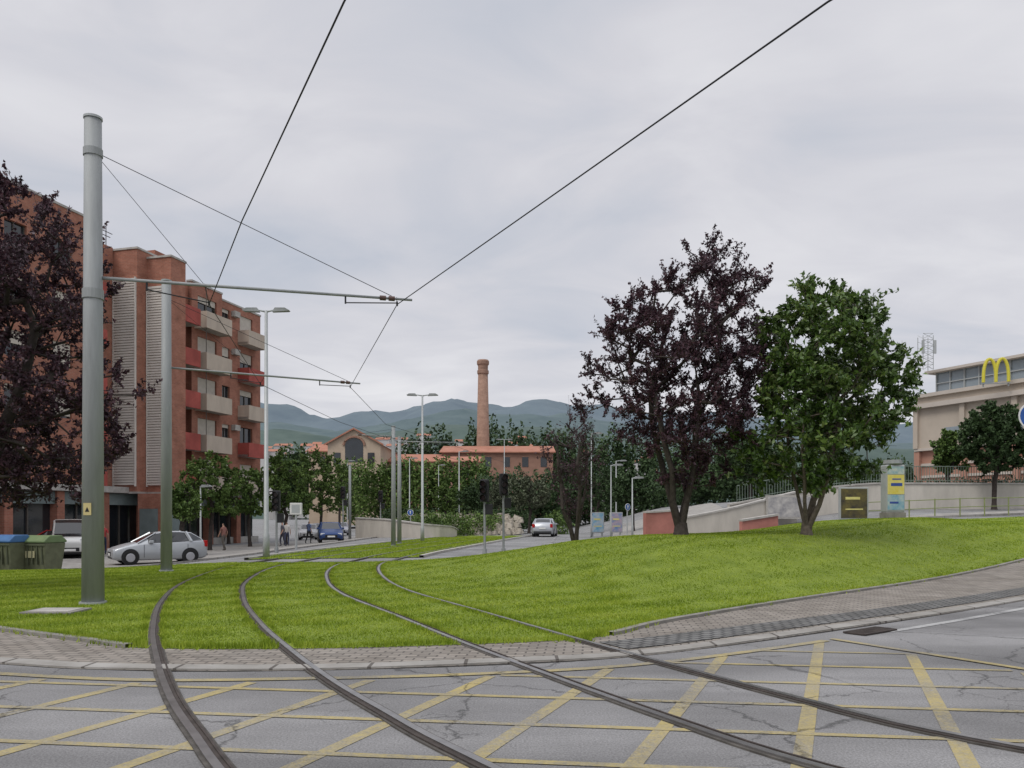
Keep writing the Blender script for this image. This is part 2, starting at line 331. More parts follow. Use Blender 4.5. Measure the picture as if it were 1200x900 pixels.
# yellow box-junction
def ky(x): return np.interp(x,kc[:,0],kc[:,1])
ym=B()
def line(p,q,w=.13,z=.004,bd=ym):
    p=np.array(p);q=np.array(q);d=(q-p)/np.linalg.norm(q-p);n=np.array([-d[1],d[0]])*w/2
    bd.poly([(*(p-n),z),(*(q-n),z),(*(q+n),z),(*(p+n),z)])
def clipline(f,t0,t1,w,z):
    ts=np.linspace(t0,t1,400); ok=[]
    for t in ts:
        x,y=f(t); ok.append(x>-9 and x<3.9+(10.6-y)*.55 and y<ky(x)-.55 and y>2.2)
    i=0
    while i<400:
        if ok[i]:
            j=i
            while j+1<400 and ok[j+1]: j+=1
            if j>i+3: line(f(ts[i]),f(ts[j]),w,z)
            i=j+1
        else: i+=1
for k in range(-9,9): clipline(lambda y:(-1.35+1.08*k+.41*(y-5.2),y),2,12,.12,.004)
for k in range(0,9): clipline(lambda x:(x,2.4+.93*k-.13*x),-9,9,.08,.0065)
kb=kc[(kc[:,0]>-9)&(kc[:,0]<4.0)]; l,r=ribbon(kb,.38,.50)
for i in range(len(l)-1): ym.poly([(*l[i],.009),(*r[i],.009),(*r[i+1],.009),(*l[i+1],.009)])
line((4.15,10.35),(8.9,2.2),.11,.0115)
ym.obj('box_junction_marking',M_yel)
wm=B(); kb=kc[(kc[:,0]>4.6)&(kc[:,0]<22)]; l,r=ribbon(kb,.42,.54)
for i in range(len(l)-1): wm.poly([(*l[i],h(*l[i])+.006),(*r[i],h(*r[i])+.006),(*r[i+1],h(*r[i+1])+.006),(*l[i+1],h(*l[i+1])+.006)])
wm.obj('edge_line_marking',M_wht)
g=grp('drain_grate',(4.95,11.0,.008),math.radians(37)); b=B(); b.box(-.42,.42,-.16,-.13,0,.02).box(-.42,.42,.13,.16,0,.02)
for i in range(15): b.box(-.42+i*.06,-.39+i*.06,-.13,.13,0,.018)
b.obj('bars',M_rust,g); B().box(-.41,.41,-.14,.14,-.004,.003).obj('pit',M_blk,g)
g=grp('manhole_cover',(-7.55,13.2,.0)); B().box(-.42,.42,-.33,.33,0,.05).obj('frame',M_conc_d,g,bevel=.01); B().box(-.33,.33,-.25,.25,.05,.058).obj('lid',M_conc,g)
a_,b_=corr([(-45,32),(-24,31.5),(-17,33),(-12.5,38),(-11,50),(-10,75)],[(-45,36),(-29,40),(-24.5,46),(-21,56),(-19,66),(-16,90)],14)
sheet('sidewalk',a_,b_,8,.07,M_slab,skirt=.14)
a_,b_=corr([(5.6,38.5),(6,46),(7.5,60),(10,80)],[(14,38.5),(14,46),(16,60),(20,80)],12); sheet('sidewalk',a_,b_,8,.08,M_slab,skirt=.14)
a_,b_=corr([(13,37.2),(20,39),(40,47)],[(13,38.4),(20,40.3),(40,48.5)],12); sheet('sidewalk',a_,b_,3,.09,M_slab,skirt=.14)
wm=B()
for k in range(10):
    y=33+k*3.2; x=.6+(y-33)*.075+ .6; wm.poly([(x,y,h(x,y)+.01),(x+.14,y,h(x,y)+.01),(x+.24,y+1.6,h(x,y+1.6)+.01),(x+.1,y+1.6,h(x,y+1.6)+.01)])
for k in range(7):
    x=-1.5+k*.9; wm.poly([(x,31.6,.012+h(x,31.6)),(x+.45,31.6,.012+h(x+.4,31.6)),(x+.55,33.8,.012+h(x+.5,33.8)),(x+.1,33.8,.012+h(x,33.8))])
wm.obj('lane_marking',M_wht)
# ---------------------------------------------------------------- sky / light
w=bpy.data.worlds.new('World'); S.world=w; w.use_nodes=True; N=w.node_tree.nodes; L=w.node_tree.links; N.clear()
el,az=math.radians(52),math.radians(215)
sky=N.new('ShaderNodeTexSky'); sky.sky_type='NISHITA'; sky.sun_disc=False; sky.sun_elevation=el; sky.sun_rotation=az
tc=N.new('ShaderNodeTexCoord'); sp=N.new('ShaderNodeSeparateXYZ'); L.new(tc.outputs['Generated'],sp.inputs[0])
def m2(op,a,b=None,c=None):
    q=N.new('ShaderNodeMath'); q.operation=op
    for i,v in enumerate((a,b,c)):
        if v is None: continue
        if isinstance(v,(int,float)): q.inputs[i].default_value=v
        else: L.new(v,q.inputs[i])
    return q.outputs[0]
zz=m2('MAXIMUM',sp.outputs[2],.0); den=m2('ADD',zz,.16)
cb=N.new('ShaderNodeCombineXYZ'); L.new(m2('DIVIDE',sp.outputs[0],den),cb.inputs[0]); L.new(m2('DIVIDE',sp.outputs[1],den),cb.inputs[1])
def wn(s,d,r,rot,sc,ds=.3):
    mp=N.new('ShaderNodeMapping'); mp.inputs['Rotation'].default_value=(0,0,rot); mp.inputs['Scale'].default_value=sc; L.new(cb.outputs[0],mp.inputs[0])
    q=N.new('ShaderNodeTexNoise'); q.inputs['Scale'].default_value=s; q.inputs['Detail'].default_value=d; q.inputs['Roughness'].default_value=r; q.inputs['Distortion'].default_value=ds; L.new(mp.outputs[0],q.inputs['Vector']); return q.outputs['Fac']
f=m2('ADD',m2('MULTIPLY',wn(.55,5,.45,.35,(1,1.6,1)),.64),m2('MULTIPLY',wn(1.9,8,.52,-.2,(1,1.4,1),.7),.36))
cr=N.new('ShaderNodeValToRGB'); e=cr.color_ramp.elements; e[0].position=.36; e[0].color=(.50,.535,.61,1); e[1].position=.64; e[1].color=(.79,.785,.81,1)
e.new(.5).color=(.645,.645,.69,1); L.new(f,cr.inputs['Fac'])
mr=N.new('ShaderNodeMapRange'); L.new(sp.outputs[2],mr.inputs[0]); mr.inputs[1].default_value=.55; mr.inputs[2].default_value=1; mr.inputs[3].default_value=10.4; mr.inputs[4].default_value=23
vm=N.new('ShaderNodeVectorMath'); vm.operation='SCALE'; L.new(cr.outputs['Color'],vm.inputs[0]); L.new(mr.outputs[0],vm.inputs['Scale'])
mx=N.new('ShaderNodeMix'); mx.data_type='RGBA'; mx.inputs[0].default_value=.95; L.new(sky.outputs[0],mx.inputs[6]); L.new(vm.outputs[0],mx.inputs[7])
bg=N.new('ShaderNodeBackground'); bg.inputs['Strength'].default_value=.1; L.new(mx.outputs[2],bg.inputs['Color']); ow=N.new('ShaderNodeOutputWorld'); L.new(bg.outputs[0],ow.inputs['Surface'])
sl=bpy.data.lights.new('sun','SUN'); sl.energy=1.5; sl.angle=math.radians(25); sl.color=(1,.96,.9); so=bpy.data.objects.new('sun',sl); link(so)
sd=Vector((-.45,-.42,.79)); so.rotation_euler=(-sd).to_track_quat('-Z','Y').to_euler(); so.location=(0,0,40)
# ---------------------------------------------------------------- hills
def hill(name,prof,d0,depth,m,amp):
    px=[p[0] for p in prof]; py=[p[1] for p in prof]; na,nd=300,30; V=[];F=[]
    for j in range(nd):
        d=d0*.62+(d0*.38+depth)*j/(nd-1)
        for i in range(na):
            q=-500+2300*i/(na-1); x=(q-600)/K*d0*1.0
            top=(HZ-np.interp(q,px,py))/K*d0
            r=(d-d0)/(d0*.38 if d<d0 else depth); g=max(0,1-abs(r)**1.6)
            nz=mnoise.fractal(Vector((x/160,d/160,0)),1,2,6)
            V.append((x,d,top*g*(1+.12*nz*(1-.6*g))+nz*amp*g*.5-1))
    for j in range(nd-1):
        for i in range(na-1): a=j*na+i; F.append((a,a+1,a+na+1,a+na))
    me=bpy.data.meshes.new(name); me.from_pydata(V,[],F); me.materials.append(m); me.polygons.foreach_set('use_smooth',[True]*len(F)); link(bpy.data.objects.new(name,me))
hill('hills',[(-500,470),(200,484),(320,474),(350,480),(400,494),(450,488),(500,478),(540,467),(570,474),(600,478),(640,474),(700,480),(760,486),(900,492),(1100,505),(1800,520)],2200,500,mat('hill_far',(.105,.14,.17),1,c2=(.135,.175,.20),scale=.012),18)  # distance haze is painted into the bluish base colour of each hill range
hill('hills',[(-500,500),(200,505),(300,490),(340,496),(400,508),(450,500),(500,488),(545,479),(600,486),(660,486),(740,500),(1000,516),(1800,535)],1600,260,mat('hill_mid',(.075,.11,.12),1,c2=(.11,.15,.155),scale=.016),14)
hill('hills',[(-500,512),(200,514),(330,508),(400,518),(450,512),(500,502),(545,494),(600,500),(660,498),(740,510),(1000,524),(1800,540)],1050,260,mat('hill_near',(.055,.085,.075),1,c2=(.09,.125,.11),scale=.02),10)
g=grp('distant_village'); b=B(); rf=B()
for i in range(90):
    d=random.uniform(520,640); q=random.uniform(300,470) if i<60 else random.uniform(470,760); x=(q-600)/K*d; z0=(HZ-535)/K*d*random.uniform(.3,1.15); s=random.uniform(5,11); hh=random.uniform(6,11)
    b.box(x,x+s,d,d+s,z0-20,z0+hh); rf.poly([(x-.5,d-.5,z0+hh+.02),(x+s+.5,d-.5,z0+hh+.02),(x+s+.5,d+s/2,z0+hh+2),(x-.5,d+s/2,z0+hh+2)])
b.obj('walls',mat('village_wall',(.36,.36,.36),.9,c2=(.5,.49,.48),scale=.03),g); rf.obj('roofs',M_terra,g)
# ---------------------------------------------------------------- trees
def inell(p,E):
    return any(((p[0]-e[0])/e[3])**2+((p[1]-e[1])/e[4])**2+((p[2]-e[2])/e[5])**2<1 for e in E)
def tree(name,base,E,ncl,nleaf,lsize,crad,lm,bm,stems=1,fork=1.2,tr=.14,up=.3,upst=1.0,spread=1.0,wr=.5,shoot=1.0):
    g=grp(name,base); lo=np.array([[e[0]-e[3],e[1]-e[4],e[2]-e[5]] for e in E]).min(0); hi=np.array([[e[0]+e[3],e[1]+e[4],e[2]+e[5]] for e in E]).max(0)
    pts=[]; tries=0
    while len(pts)<ncl:
        p=rng.uniform(lo,hi); tries+=1
        if inell(p,E):
            if pts and tries<ncl*60 and np.min(np.linalg.norm(np.array(pts)-p,axis=1))<crad*.75: continue
            pts.append(p)
    nodes=[np.array([0,0,-.1])]; par=[-1]; cx=np.mean([e[:3] for e in E],axis=0)
    top=np.array([rng.normal(0,.05),rng.normal(0,.05),fork])
    for t in (.35,.7,1): nodes.append(top*t); par.append(len(nodes)-2)
    f0=len(nodes)-1
    for s in range(stems):
        th=2*math.pi*s/max(stems,1)+rng.uniform(0,1); prev=f0 if stems<2 else 0+1
        tgt=cx*np.array([.6,.6,1])+np.array([math.cos(th),math.sin(th),0])*(.9 if stems>1 else .1)
        st=nodes[prev]
        for t in (.2,.4,.6,.8,1.0):
            q=st*(1-t)+tgt*t; q=q+rng.normal(0,.06,3); q[:2]+=np.array([math.cos(th),math.sin(th)])*math.sin(t*math.pi)*.15*stems/3
            nodes.append(q); par.append(prev); prev=len(nodes)-1
    order=sorted(pts,key=lambda p:np.linalg.norm(p-cx)); tips=[]
    for p in order:
        A=np.array(nodes); d=np.linalg.norm(A-p,axis=1)+ .7*np.maximum(0,A[:,2]-p[2]+.25)+(A[:,2]<fork*.8)*3
        k=int(d.argmin()); st=nodes[k]; dd=np.linalg.norm(p-st); ns=max(1,int(dd/.6)); prev=k
        for j in range(1,ns+1):
            t=j/ns; q=st*(1-t)+p*t; q=q+rng.normal(0,.04,3)*(j<ns); q[2]-=.12*dd*math.sin(t*math.pi)*upst*.5
            nodes.append(q); par.append(prev); prev=len(nodes)-1
        tips.append((prev,p,(p-nodes[par[prev]])))
    n=len(nodes); acc=np.zeros(n); ch=np.zeros(n,int)
    for i in range(1,n): ch[par[i]]+=1
    for i in range(n-1,0,-1):
        if ch[i]==0: acc[i]+=1
        acc[par[i]]+=acc[i]
    R=tr*(acc/acc[0])**.5; R=np.maximum(R,.007); b=B()
    for i in range(1,n):
        a=par[i]; b.tube([nodes[a],nodes[i]],[min(R[a],R[i]*1.5),R[i]],k=7 if R[i]>.04 else 4,cap=False)
    b.tube([(0,0,-.15),(0,0,.12),(0,0,.4)],[R[1]*1.7,R[1]*1.2,R[1]],8,False)
    C=[]; per=nleaf//ncl
    for (i,p,dr) in tips:
        dr=dr/(np.linalg.norm(dr)+1e-6); dr=dr+np.array([0,0,up]); dr/=np.linalg.norm(dr)
        m=max(4,int(per*rng.uniform(.45,1.55))); cr_=crad*rng.uniform(.6,1.2)
        ns=6
        for s in range(ns):
            sd_=dr+rng.normal(0,.6*spread,3); sd_/=np.linalg.norm(sd_); L_=cr_*rng.uniform(1,2.4)*shoot; mm=max(1,m//ns)
            if s==0 and rng.uniform()<.25: L_*=1.6
            b.tube([p,p+sd_*L_*.95],[.008,.003],3,False)
            t=rng.uniform(-.1,1,(mm,1)); C.append(p+sd_*t*L_+rng.normal(0,cr_*.22,(mm,3))*(1.3-t))
    b.obj('trunk_and_limbs',bm,g,smooth=True)
    C=np.vstack(C); fastmesh('foliage',leaves(C,lsize,lsize*wr,.2),4,lm,g); return g
def at(px,d): x=(px-600)*d/K; return (x,d,h(x,d))
tree('purple_plum_tree',at(798,25),[(.9,0,6.6,1.9,1.8,2.5),(-.9,0,5.7,1.7,1.7,2.2),(-2.4,.2,5.0,.9,1.0,1.1),(0,0,3.6,1.9,1.7,1.9),(.2,0,2.3,1.4,1.4,1.0),(1.7,.2,5.0,1.1,1.3,2.3),(-3.0,0,4.0,.4,.6,.5)],360,56000,.105,.25,M_purp,M_bark,stems=4,fork=.4,tr=.19,up=.9,shoot=1.2)
tree('magnolia_tree',at(945,25),[(.6,0,5.3,2.3,2.2,2.2),(.4,0,3.5,2.5,2.2,1.7),(.3,0,6.8,1.2,1.2,1.0),(2.2,0,4.7,1.2,1.4,1.4),(-1.4,0,2.6,1.1,1.2,1.1),(.4,0,2.1,1.5,1.6,.85)],390,34000,.19,.25,M_mag,M_barkg,stems=4,fork=.4,tr=.15,up=.5,wr=.46,shoot=1.1)
tree('purple_plum_tree',at(675,35),[(0,0,3.7,1.1,1.1,2.2),(.2,0,5.6,.7,.7,1.2),(-.8,0,4.6,.7,.7,.9)],110,2300,.12,.24,M_purp,M_bark,stems=4,fork=.5,tr=.15,up=1.0,shoot=1.2)
tree('purple_plum_tree',(-12.8,17.4,h(-12.8,17.4)),[(1.9,0,6.2,2.1,1.9,2.4),(1.2,0,4.0,2.3,2.1,2.5),(3.2,0,3.4,1.0,1.1,1.5),(4.0,0,4.4,.7,.5,.35),(2.7,0,8.0,.3,.5,.8),(1.9,0,8.6,.45,.5,.7)],350,56000,.10,.24,M_purp,M_bark,stems=4,fork=.5,tr=.2,up=.9,shoot=1.25)
def simple(name,px,d,top,half,bot=595,lm=M_g1,n=5000,ls=.18,cl=70,tr=.13,bm=M_bark):
    x,y,z=at(px,d); zt=EYE+(HZ-top)*d/K-z; zb=max(1.8,EYE+(HZ-bot)*d/K-z); R=half*d/K; zc=(zt+zb)/2; hz=(zt-zb)/2
    E=[(0,0,zc,R*.85,R*.85,hz*.9),(R*.3,0,zc-hz*.25,R*.7,R*.7,hz*.6),(-R*.35,0,zc+hz*.05,R*.65,R*.7,hz*.6)]
    return tree(name,(x,y,z),E,cl,n,ls,max(.22,R*.16),lm,bm,stems=1,fork=zb*.9,tr=tr,up=.4,wr=.65)
simple('plane_tree',246,50,526,34,612,n=9000); simple('plane_tree',293,56,543,24,612,n=6000)
simple('plane_tree',335,60,526,38,610,n=10000,ls=.2); simple('plane_tree',375,72,522,30,606,n=7000,ls=.22); simple('plane_tree',398,85,536,18,602,ls=.22)
simple('plane_tree',214,43,565,18,618,n=4000); simple('plane_tree',268,64,540,22,610,n=4500,ls=.22)
simple('conifer_tree',1165,46,470,36,572,M_g2,n=19000,ls=.2,cl=150); simple('plane_tree',1112,50,502,22,570,M_g1,n=7500)
simple('olive_tree',620,75,556,26,602,M_g3,n=6000,ls=.22); simple('olive_tree',588,85,560,16,600,M_g3,n=3500,ls=.22)
simple('shrub_tree',522,78,566,16,606,M_g1,n=3500,ls=.22); simple('shrub_tree',551,74,570,14,608,M_g2,n=3500,ls=.22)
simple('plane_tree',742,62,556,28,600,M_g2,n=7000,ls=.22); simple('plane_tree',700,75,535,24,600,M_g2,n=5000,ls=.24)
simple('plane_tree',880,58,512,42,592,M_g2,n=11000,ls=.24)
def mass(name,items,lm,ls,per):
    C=[]
    for (x,y,z,rx,ry,rz) in items:
        d=rng.normal(size=(per,3)); d/=np.linalg.norm(d,axis=1)[:,None]; r=rng.uniform(.55,1.05,(per,1)); c=d*r
        c*=1+.18*np.sin(d[:,:1]*7+x)*np.cos(d[:,2:]*6+y); c=c*np.array([rx,ry,rz])+np.array([x,y,z]); C.append(c)
    return fastmesh(name,leaves(np.vstack(C),ls,ls*.6),4,lm)
it=[]
for i in range(18):
    q=405+i*9.5; d=118+random.uniform(-4,4); zt=EYE+(HZ-(541+random.uniform(-3,4)))*d/K; it.append(((q-600)*d/K,d,zt*.55,1.0*d/95,1.6,zt*.5))
mass('distant_trees',it,M_g1,.5,900)
it=[]
for q,t,wd in [(475,512,14),(492,503,16),(512,497,18),(528,508,12),(556,494,14),(578,488,18),(602,494,16),(622,500,14),(640,497,12),(662,500,14),(690,502,16),(715,500,16),(745,505,20),(440,520,10),(352,520,12),(338,526,12),(780,505,25),(830,510,25),(880,512,25),(930,520,25),(990,530,25),(1045,530,22)]:
    d=random.uniform(190,230); zt=EYE+(HZ-t)*d/K; it.append(((q-600)*d/K,d,zt*.6,wd*d/K,4,zt*.4))
    for s in (-1,1): it.append(((q-600+s*wd*.55)*d/K,d-2,zt*.5,wd*.5*d/K,3,zt*.35*random.uniform(.8,1.15)))
mass('distant_trees',it,M_g2,1.0,800)
it=[]
for i in range(26):
    q=560+i*9; d=random.uniform(98,112); zt=EYE+(HZ-random.uniform(546,566))*d/K; it.append(((q-600)*d/K,d,zt*.5,1.8,1.8,zt*.5))
mass('distant_trees',it,M_g2,.45,900)
it=[]
for i in range(16):
    q=805+i*17; d=random.uniform(82,90); x=(q-600)*d/K; z=h(x,d); zt=EYE+(HZ-random.uniform(535,560))*d/K; it.append((x,d,(zt+z)/2,2.2,2.2,(zt-z)/2))
mass('distant_trees',it,M_g2,.4,1100)
it=[(P(q,590,d)[0],d,.7,rx,1.2,1.3) for q,d,rx in [(500,66,1.5),(512,68,1.4),(533,66,1.6),(560,70,1.8),(575,72,1.5),(478,72,1.6),(650,72,1.5)]]
for i,a in enumerate(it): it[i]=(a[0],a[1],a[2]+h(a[0],a[1]),a[3],a[4],a[5])
mass('shrubs',it,M_g1,.2,1800)
mass('hedge',[(P(q,600,80)[0],80+random.uniform(-1,1),1.2,1.1,1,1.2) for q in range(455,620,11)],M_g2,.25,700)
mass('hedge',[(x,47.2+.02*x+random.uniform(-.2,.2),2.6+.02*x,1.1,.7,.8) for x in np.arange(24,52,1.2)],M_g2,.16,600)
# ---------------------------------------------------------------- apartment building (local x = along facade, outward = -y)
APA=math.atan2(.966,.26); g=grp('apartment_building',(-28.5,44,-.6),APA)
wb,gl,sh,rb_,bb,lv,cn,fr,gf=B(),B(),B(),B(),B(),B(),B(),B(),B()
def wall(u0,u1,z0,z1,w,ops,t=.35):
    us=sorted({u0,u1,*[v for o in ops for v in (o[0],o[1])]}); zs=sorted({z0,z1,*[v for o in ops for v in (o[2],o[3])]})
    for i in range(len(us)-1):
        for j in range(len(zs)-1):
            uc=(us[i]+us[i+1])/2; zc=(zs[j]+zs[j+1])/2
            if any(o[0]<uc<o[1] and o[2]<zc<o[3] for o in ops): continue
            wb.box(us[i],us[i+1],-w,-w+t,zs[j],zs[j+1])
    for o in ops:
        gl.box(o[0],o[1],-w+.22,-w+.26,o[2],o[3]); um=(o[0]+o[1])/2
        fr.box(um-.04,um+.04,-w+.16,-w+.215,o[2],o[3]); fr.box(o[0],o[0]+.06,-w+.16,-w+.215,o[2],o[3]); fr.box(o[1]-.06,o[1],-w+.16,-w+.215,o[2],o[3])
        if random.random()<.75: sh.box(o[0]+.07,o[1]-.07,-w+.10,-w+.15,o[3]-(o[3]-o[2])*random.choice([.2,.35,.5,.9]),o[3])
Z0=4.2; FH=3.08; fl=[Z0+FH*i for i in range(5)]
wb.box(-25,25.5,1.5,15,3.9,19.4); cn.box(-25,9.8,-.3,1.5,3.75,4.15); cn.box(-25.2,25.6,1.503,15,3.7,3.898)
wall(-25,6.7,Z0,21.0,0,[(u,u+1.5,z+.9,z+2.4) for z in fl for u in (-22,-18,-14,-10,-6.5,-3,.5,3.8)])
wb.box(-25,6.7,.36,8,19.4,21.0)
wall(6.7,9.8,Z0,20.3,-1.0,[(6.9,8.2,z+.1,z+2.3) for z in fl])
for z in fl: rb_.box(6.72,8.4,.18,.30,z-.2,z+.95); cn.box(6.72,8.4,.30,.98,z-.2,z); rb_.box(8.28,8.4,.30,.98,z+.001,z+.95)
def tower(u0,u1,w0,w1,zt):
    wb.box(u0,u1,-w1,1.49,Z0-.35,zt)
    z=Z0+.1
    while z<zt-2.0:
        lv.box(u0-.14,u0-.003,-w1+.12,-w0-.10,z,z+.115); lv.box(u0-.05,u0-.002,-w1+.12,-w0-.10,z+.116,z+.174); z+=.18
    lv.box(u0-.16,u0-.003,-w1+.06,-w1+.118,Z0,zt-1.9); lv.box(u0-.16,u0-.003,-w0-.098,-w0-.04,Z0,zt-1.9)
    cn.box(u0-.07,u1+.05,-w1-.06,1.4,zt+.002,zt+.13); cn.box(u0-.05,u1,-w1-.04,1.3,Z0-.48,Z0-.352)
tower(9.85,12.1,-1.0,.9,20.1); tower(10.8,12.3,.902,2.8,19.7)
wb.box(12.3,13.4,-1.1,1.49,Z0,19.9)
wall(13.4,16.0,Z0,19.6,-.2,[(13.9,15.5,z+.1,z+2.3) for z in fl])
for z in fl:
    cn.box(13.42,15.95,-1.2,.18,z-.2,z); rb_.box(13.42,15.95,-1.32,-1.2,z-.22,z+1.0); rb_.box(13.41,13.53,-1.2,.1,z-.22,z+1.0)
wb.box(13.4,15.6,.6,5,19.6,21.3)
wall(16.0,19.7,Z0,19.7,.5,[(16.7,19.0,z+.1,z+2.35) for z in fl]); wb.box(16.0,16.35,-.49,1.5,Z0,19.7); wb.box(19.35,19.7,-.49,1.5,Z0,19.7)
for z in fl:
    cn.box(16.4,19.4,-1.45,-.5,z-.2,z); bb.box(16.3,19.45,-1.58,-1.45,z-.24,z+1.0); bb.box(16.3,16.42,-1.45,-.5,z-.24,z+1.0); bb.box(19.33,19.45,-1.45,-.5,z-.24,z+1.0)
    fr.box(16.5,16.54,-1.4,-1.36,z+1.0,z+2.85)
wall(19.7,25.6,Z0,19.4,.15,[(20.2,21.2,z+.9,z+2.3) for z in fl]+[(22.6,24.4,z+.1,z+2.3) for z in fl])
for z in fl:
    cn.box(22.3,24.9,-1.1,-.16,z-.2,z); q=bb if fl.index(z)%2==0 else rb_; q.box(22.3,24.9,-1.22,-1.1,z-.22,z+.95); q.box(22.3,22.42,-1.1,-.16,z-.22,z+.95)
wb.box(25.25,25.6,-.14,15,Z0,19.4)
for u0,u1,w_,z in ((-25,6.7,0,21.0),(16.0,19.7,.5,19.7),(19.7,25.6,.15,19.4)):
    cn.box(u0-.03,u1+.03,-w_-.06,-w_+.45,z+.002,z+.14)
for k_ in range(5): z=fl[k_]; cn.box(21.4,22.1,-.55,-.18,z+1.9,z+2.35) if k_ in(1,3,4) else None
gl.box(-24,25.4,.5,.55,0,3.68); u=-25
while u<25:
    wb.box(u,u+.55,-.05,.9,-.3,3.74); fr.box(u+1.9,u+1.98,.38,.49,0,3.0); u+=3.64
    cn.box(u-3.05,u-.02,.25,.49,-.2,.5 if random.random()<.6 else .05); gf.box(u-3.05,u-.02,.1,.48,2.95,3.7)
wb.box(9.9,12.25,-2.7,-.9,-.3,Z0-.49); gf.box(10.0,12.1,-2.76,-2.71,.3,2.6); gf.box(9.82,9.89,-2.5,-1.1,.1,2.7)
cn.box(12.3,25.6,-.3,1.5,3.75,4.15)
for o,nm,m in ((wb,'brick_walls',M_brick),(gl,'window_glass',M_glass),(sh,'roller_shutters',M_shut),(rb_,'red_balconies',M_redbal),(bb,'beige_balconies',M_beige),(lv,'louvre_panels',M_louv),(cn,'slabs_and_copings',M_conc),(fr,'window_frames',mat('frame',(.1,.09,.08),.6)),(gf,'shop_fascias',mat('fascia',(.18,.22,.22),.6,var=.3,scale=.4))): o.obj(nm,m,g)
b=B()
for u in (2,5.5,12.5,19): b.tube([(u,4,19.4),(u,4,23)],.03,6); b.box(u-.6,u+.6,3.98,4.02,22.6,22.64); b.box(u-.4,u+.4,3.98,4.02,22.3,22.34)
b.obj('roof_aerials',M_wire,g)
# ---------------------------------------------------------------- factory
def gable(name,px0,px1,ridge,eave,d,dep,front,wallm,win=True):
    x0=(px0-600)*d/K; x1=(px1-600)*d/K; zr=EYE+(HZ-ridge)*d/K; ze=EYE+(HZ-eave)*d/K; g=grp(name,(x0,d,0)); W=x1-x0; b=B(); r=B()
    if front:
        b.poly([(0,0,0),(W,0,0),(W,0,ze),(W/2,0,zr),(0,0,ze)]); b.poly([(0,dep,0),(0,dep,ze),(W/2,dep,zr),(W,dep,ze),(W,dep,0)]); b.poly([(0,0,0),(0,0,ze),(0,dep,ze),(0,dep,0)]); b.poly([(W,0,0),(W,dep,0),(W,dep,ze),(W,0,ze)])
        for s in (-1,1):
            xa=W/2; xb=W/2+s*(W/2+.6); zb=ze-.6*(zr-ze)/(W/2); r.poly([(xa,-.5,zr+.25),(xb,-.5,zb+.25),(xb,dep+.5,zb+.25),(xa,dep+.5,zr+.25)]); r.poly([(xa,-.5,zr-.05),(xb,-.5,zb-.05),(xb,-.5,zb+.25),(xa,-.5,zr+.25)])
    else:
        b.box(0,W,0,dep,0,ze); r.prism([(-.6,ze-.1),(dep/2,zr),(dep+.6,ze-.1),(dep+.6,ze-.3),(dep/2,zr-.25),(-.6,ze-.3)],-.5,W+.5)
    b.obj('walls',wallm,g); r.obj('roof',M_terra,g)
    wn_=B(); tr_=B()
    if front:
        cx,r0,zc=W/2,W*.17,ze-.3
        wn_.poly([(cx-r0,-.06,zc-3)]+[(cx+r0,-.06,zc-3)]+[(cx+r0*math.cos(t),-.06,zc+r0*.8*math.sin(t)) for t in np.linspace(0,math.pi,12)])
        ring=[(cx+(r0+.25)*math.cos(t),-.12,zc+(r0*.8+.25)*math.sin(t)) for t in np.linspace(0,math.pi,12)]; tr_.tube(ring,.22,5)
        for s in (-.32,.32): wn_.box(cx+s*W-.6,cx+s*W+.6,-.08,-.02,ze-4,ze-1.6)
    elif win:
        n=int(W/3.2)
        for i in range(n): u=(i+.5)*W/n; wn_.box(u-.6,u+.6,-.08,-.02,ze-3,ze-1.1); tr_.box(u-.75,u+.75,-.12,-.082,ze-1.1,ze-.9)
        tr_.box(-.1,W+.1,-.15,-.02,ze-.55,ze-.36)
    if wn_.v: wn_.obj('windows',M_glass,g)
    if tr_.v: tr_.obj('trim',M_terrad,g)
cream=mat('factory_render',(.40,.32,.24),.9,c2=(.48,.39,.30),scale=.4)
gable('factory_building',384,446,503,520,142,22,True,cream)
gable('factory_building',362,392,517,528,150,14,False,cream)
gable('factory_building',446,516,529,540,150,14,False,M_terrad)
gable('factory_building',518,648,518,529,155,18,False,M_terrad)
gable('factory_building',500,560,533,540,138,8,False,M_terrad)
x,y,_=at(566,165); g=grp('brick_chimney',(x,y,0)); zt=EYE+(HZ-422)*165/K; b=B(); b.tube([(0,0,0),(0,0,8),(0,0,zt-3)],[1.65,1.5,1.02],20); b.obj('shaft',M_chim,g,smooth=True)
B().tube([(0,0,zt-3),(0,0,zt-2.8),(0,0,zt-2.2),(0,0,zt-2.1)],[1.05,1.2,1.2,1.05],20).tube([(0,0,zt-2.1),(0,0,zt-1.2),(0,0,zt-.9),(0,0,zt-.3),(0,0,zt)],[1.03,1.05,1.25,1.28,1.1],20).obj('corbelled_cap',M_chim,g)
B().tube([(0,0,4),(0,0,4.1),(0,0,7.9),(0,0,8)],[1.9,2.0,2.0,1.7],4).obj('plinth',M_terrad,g)
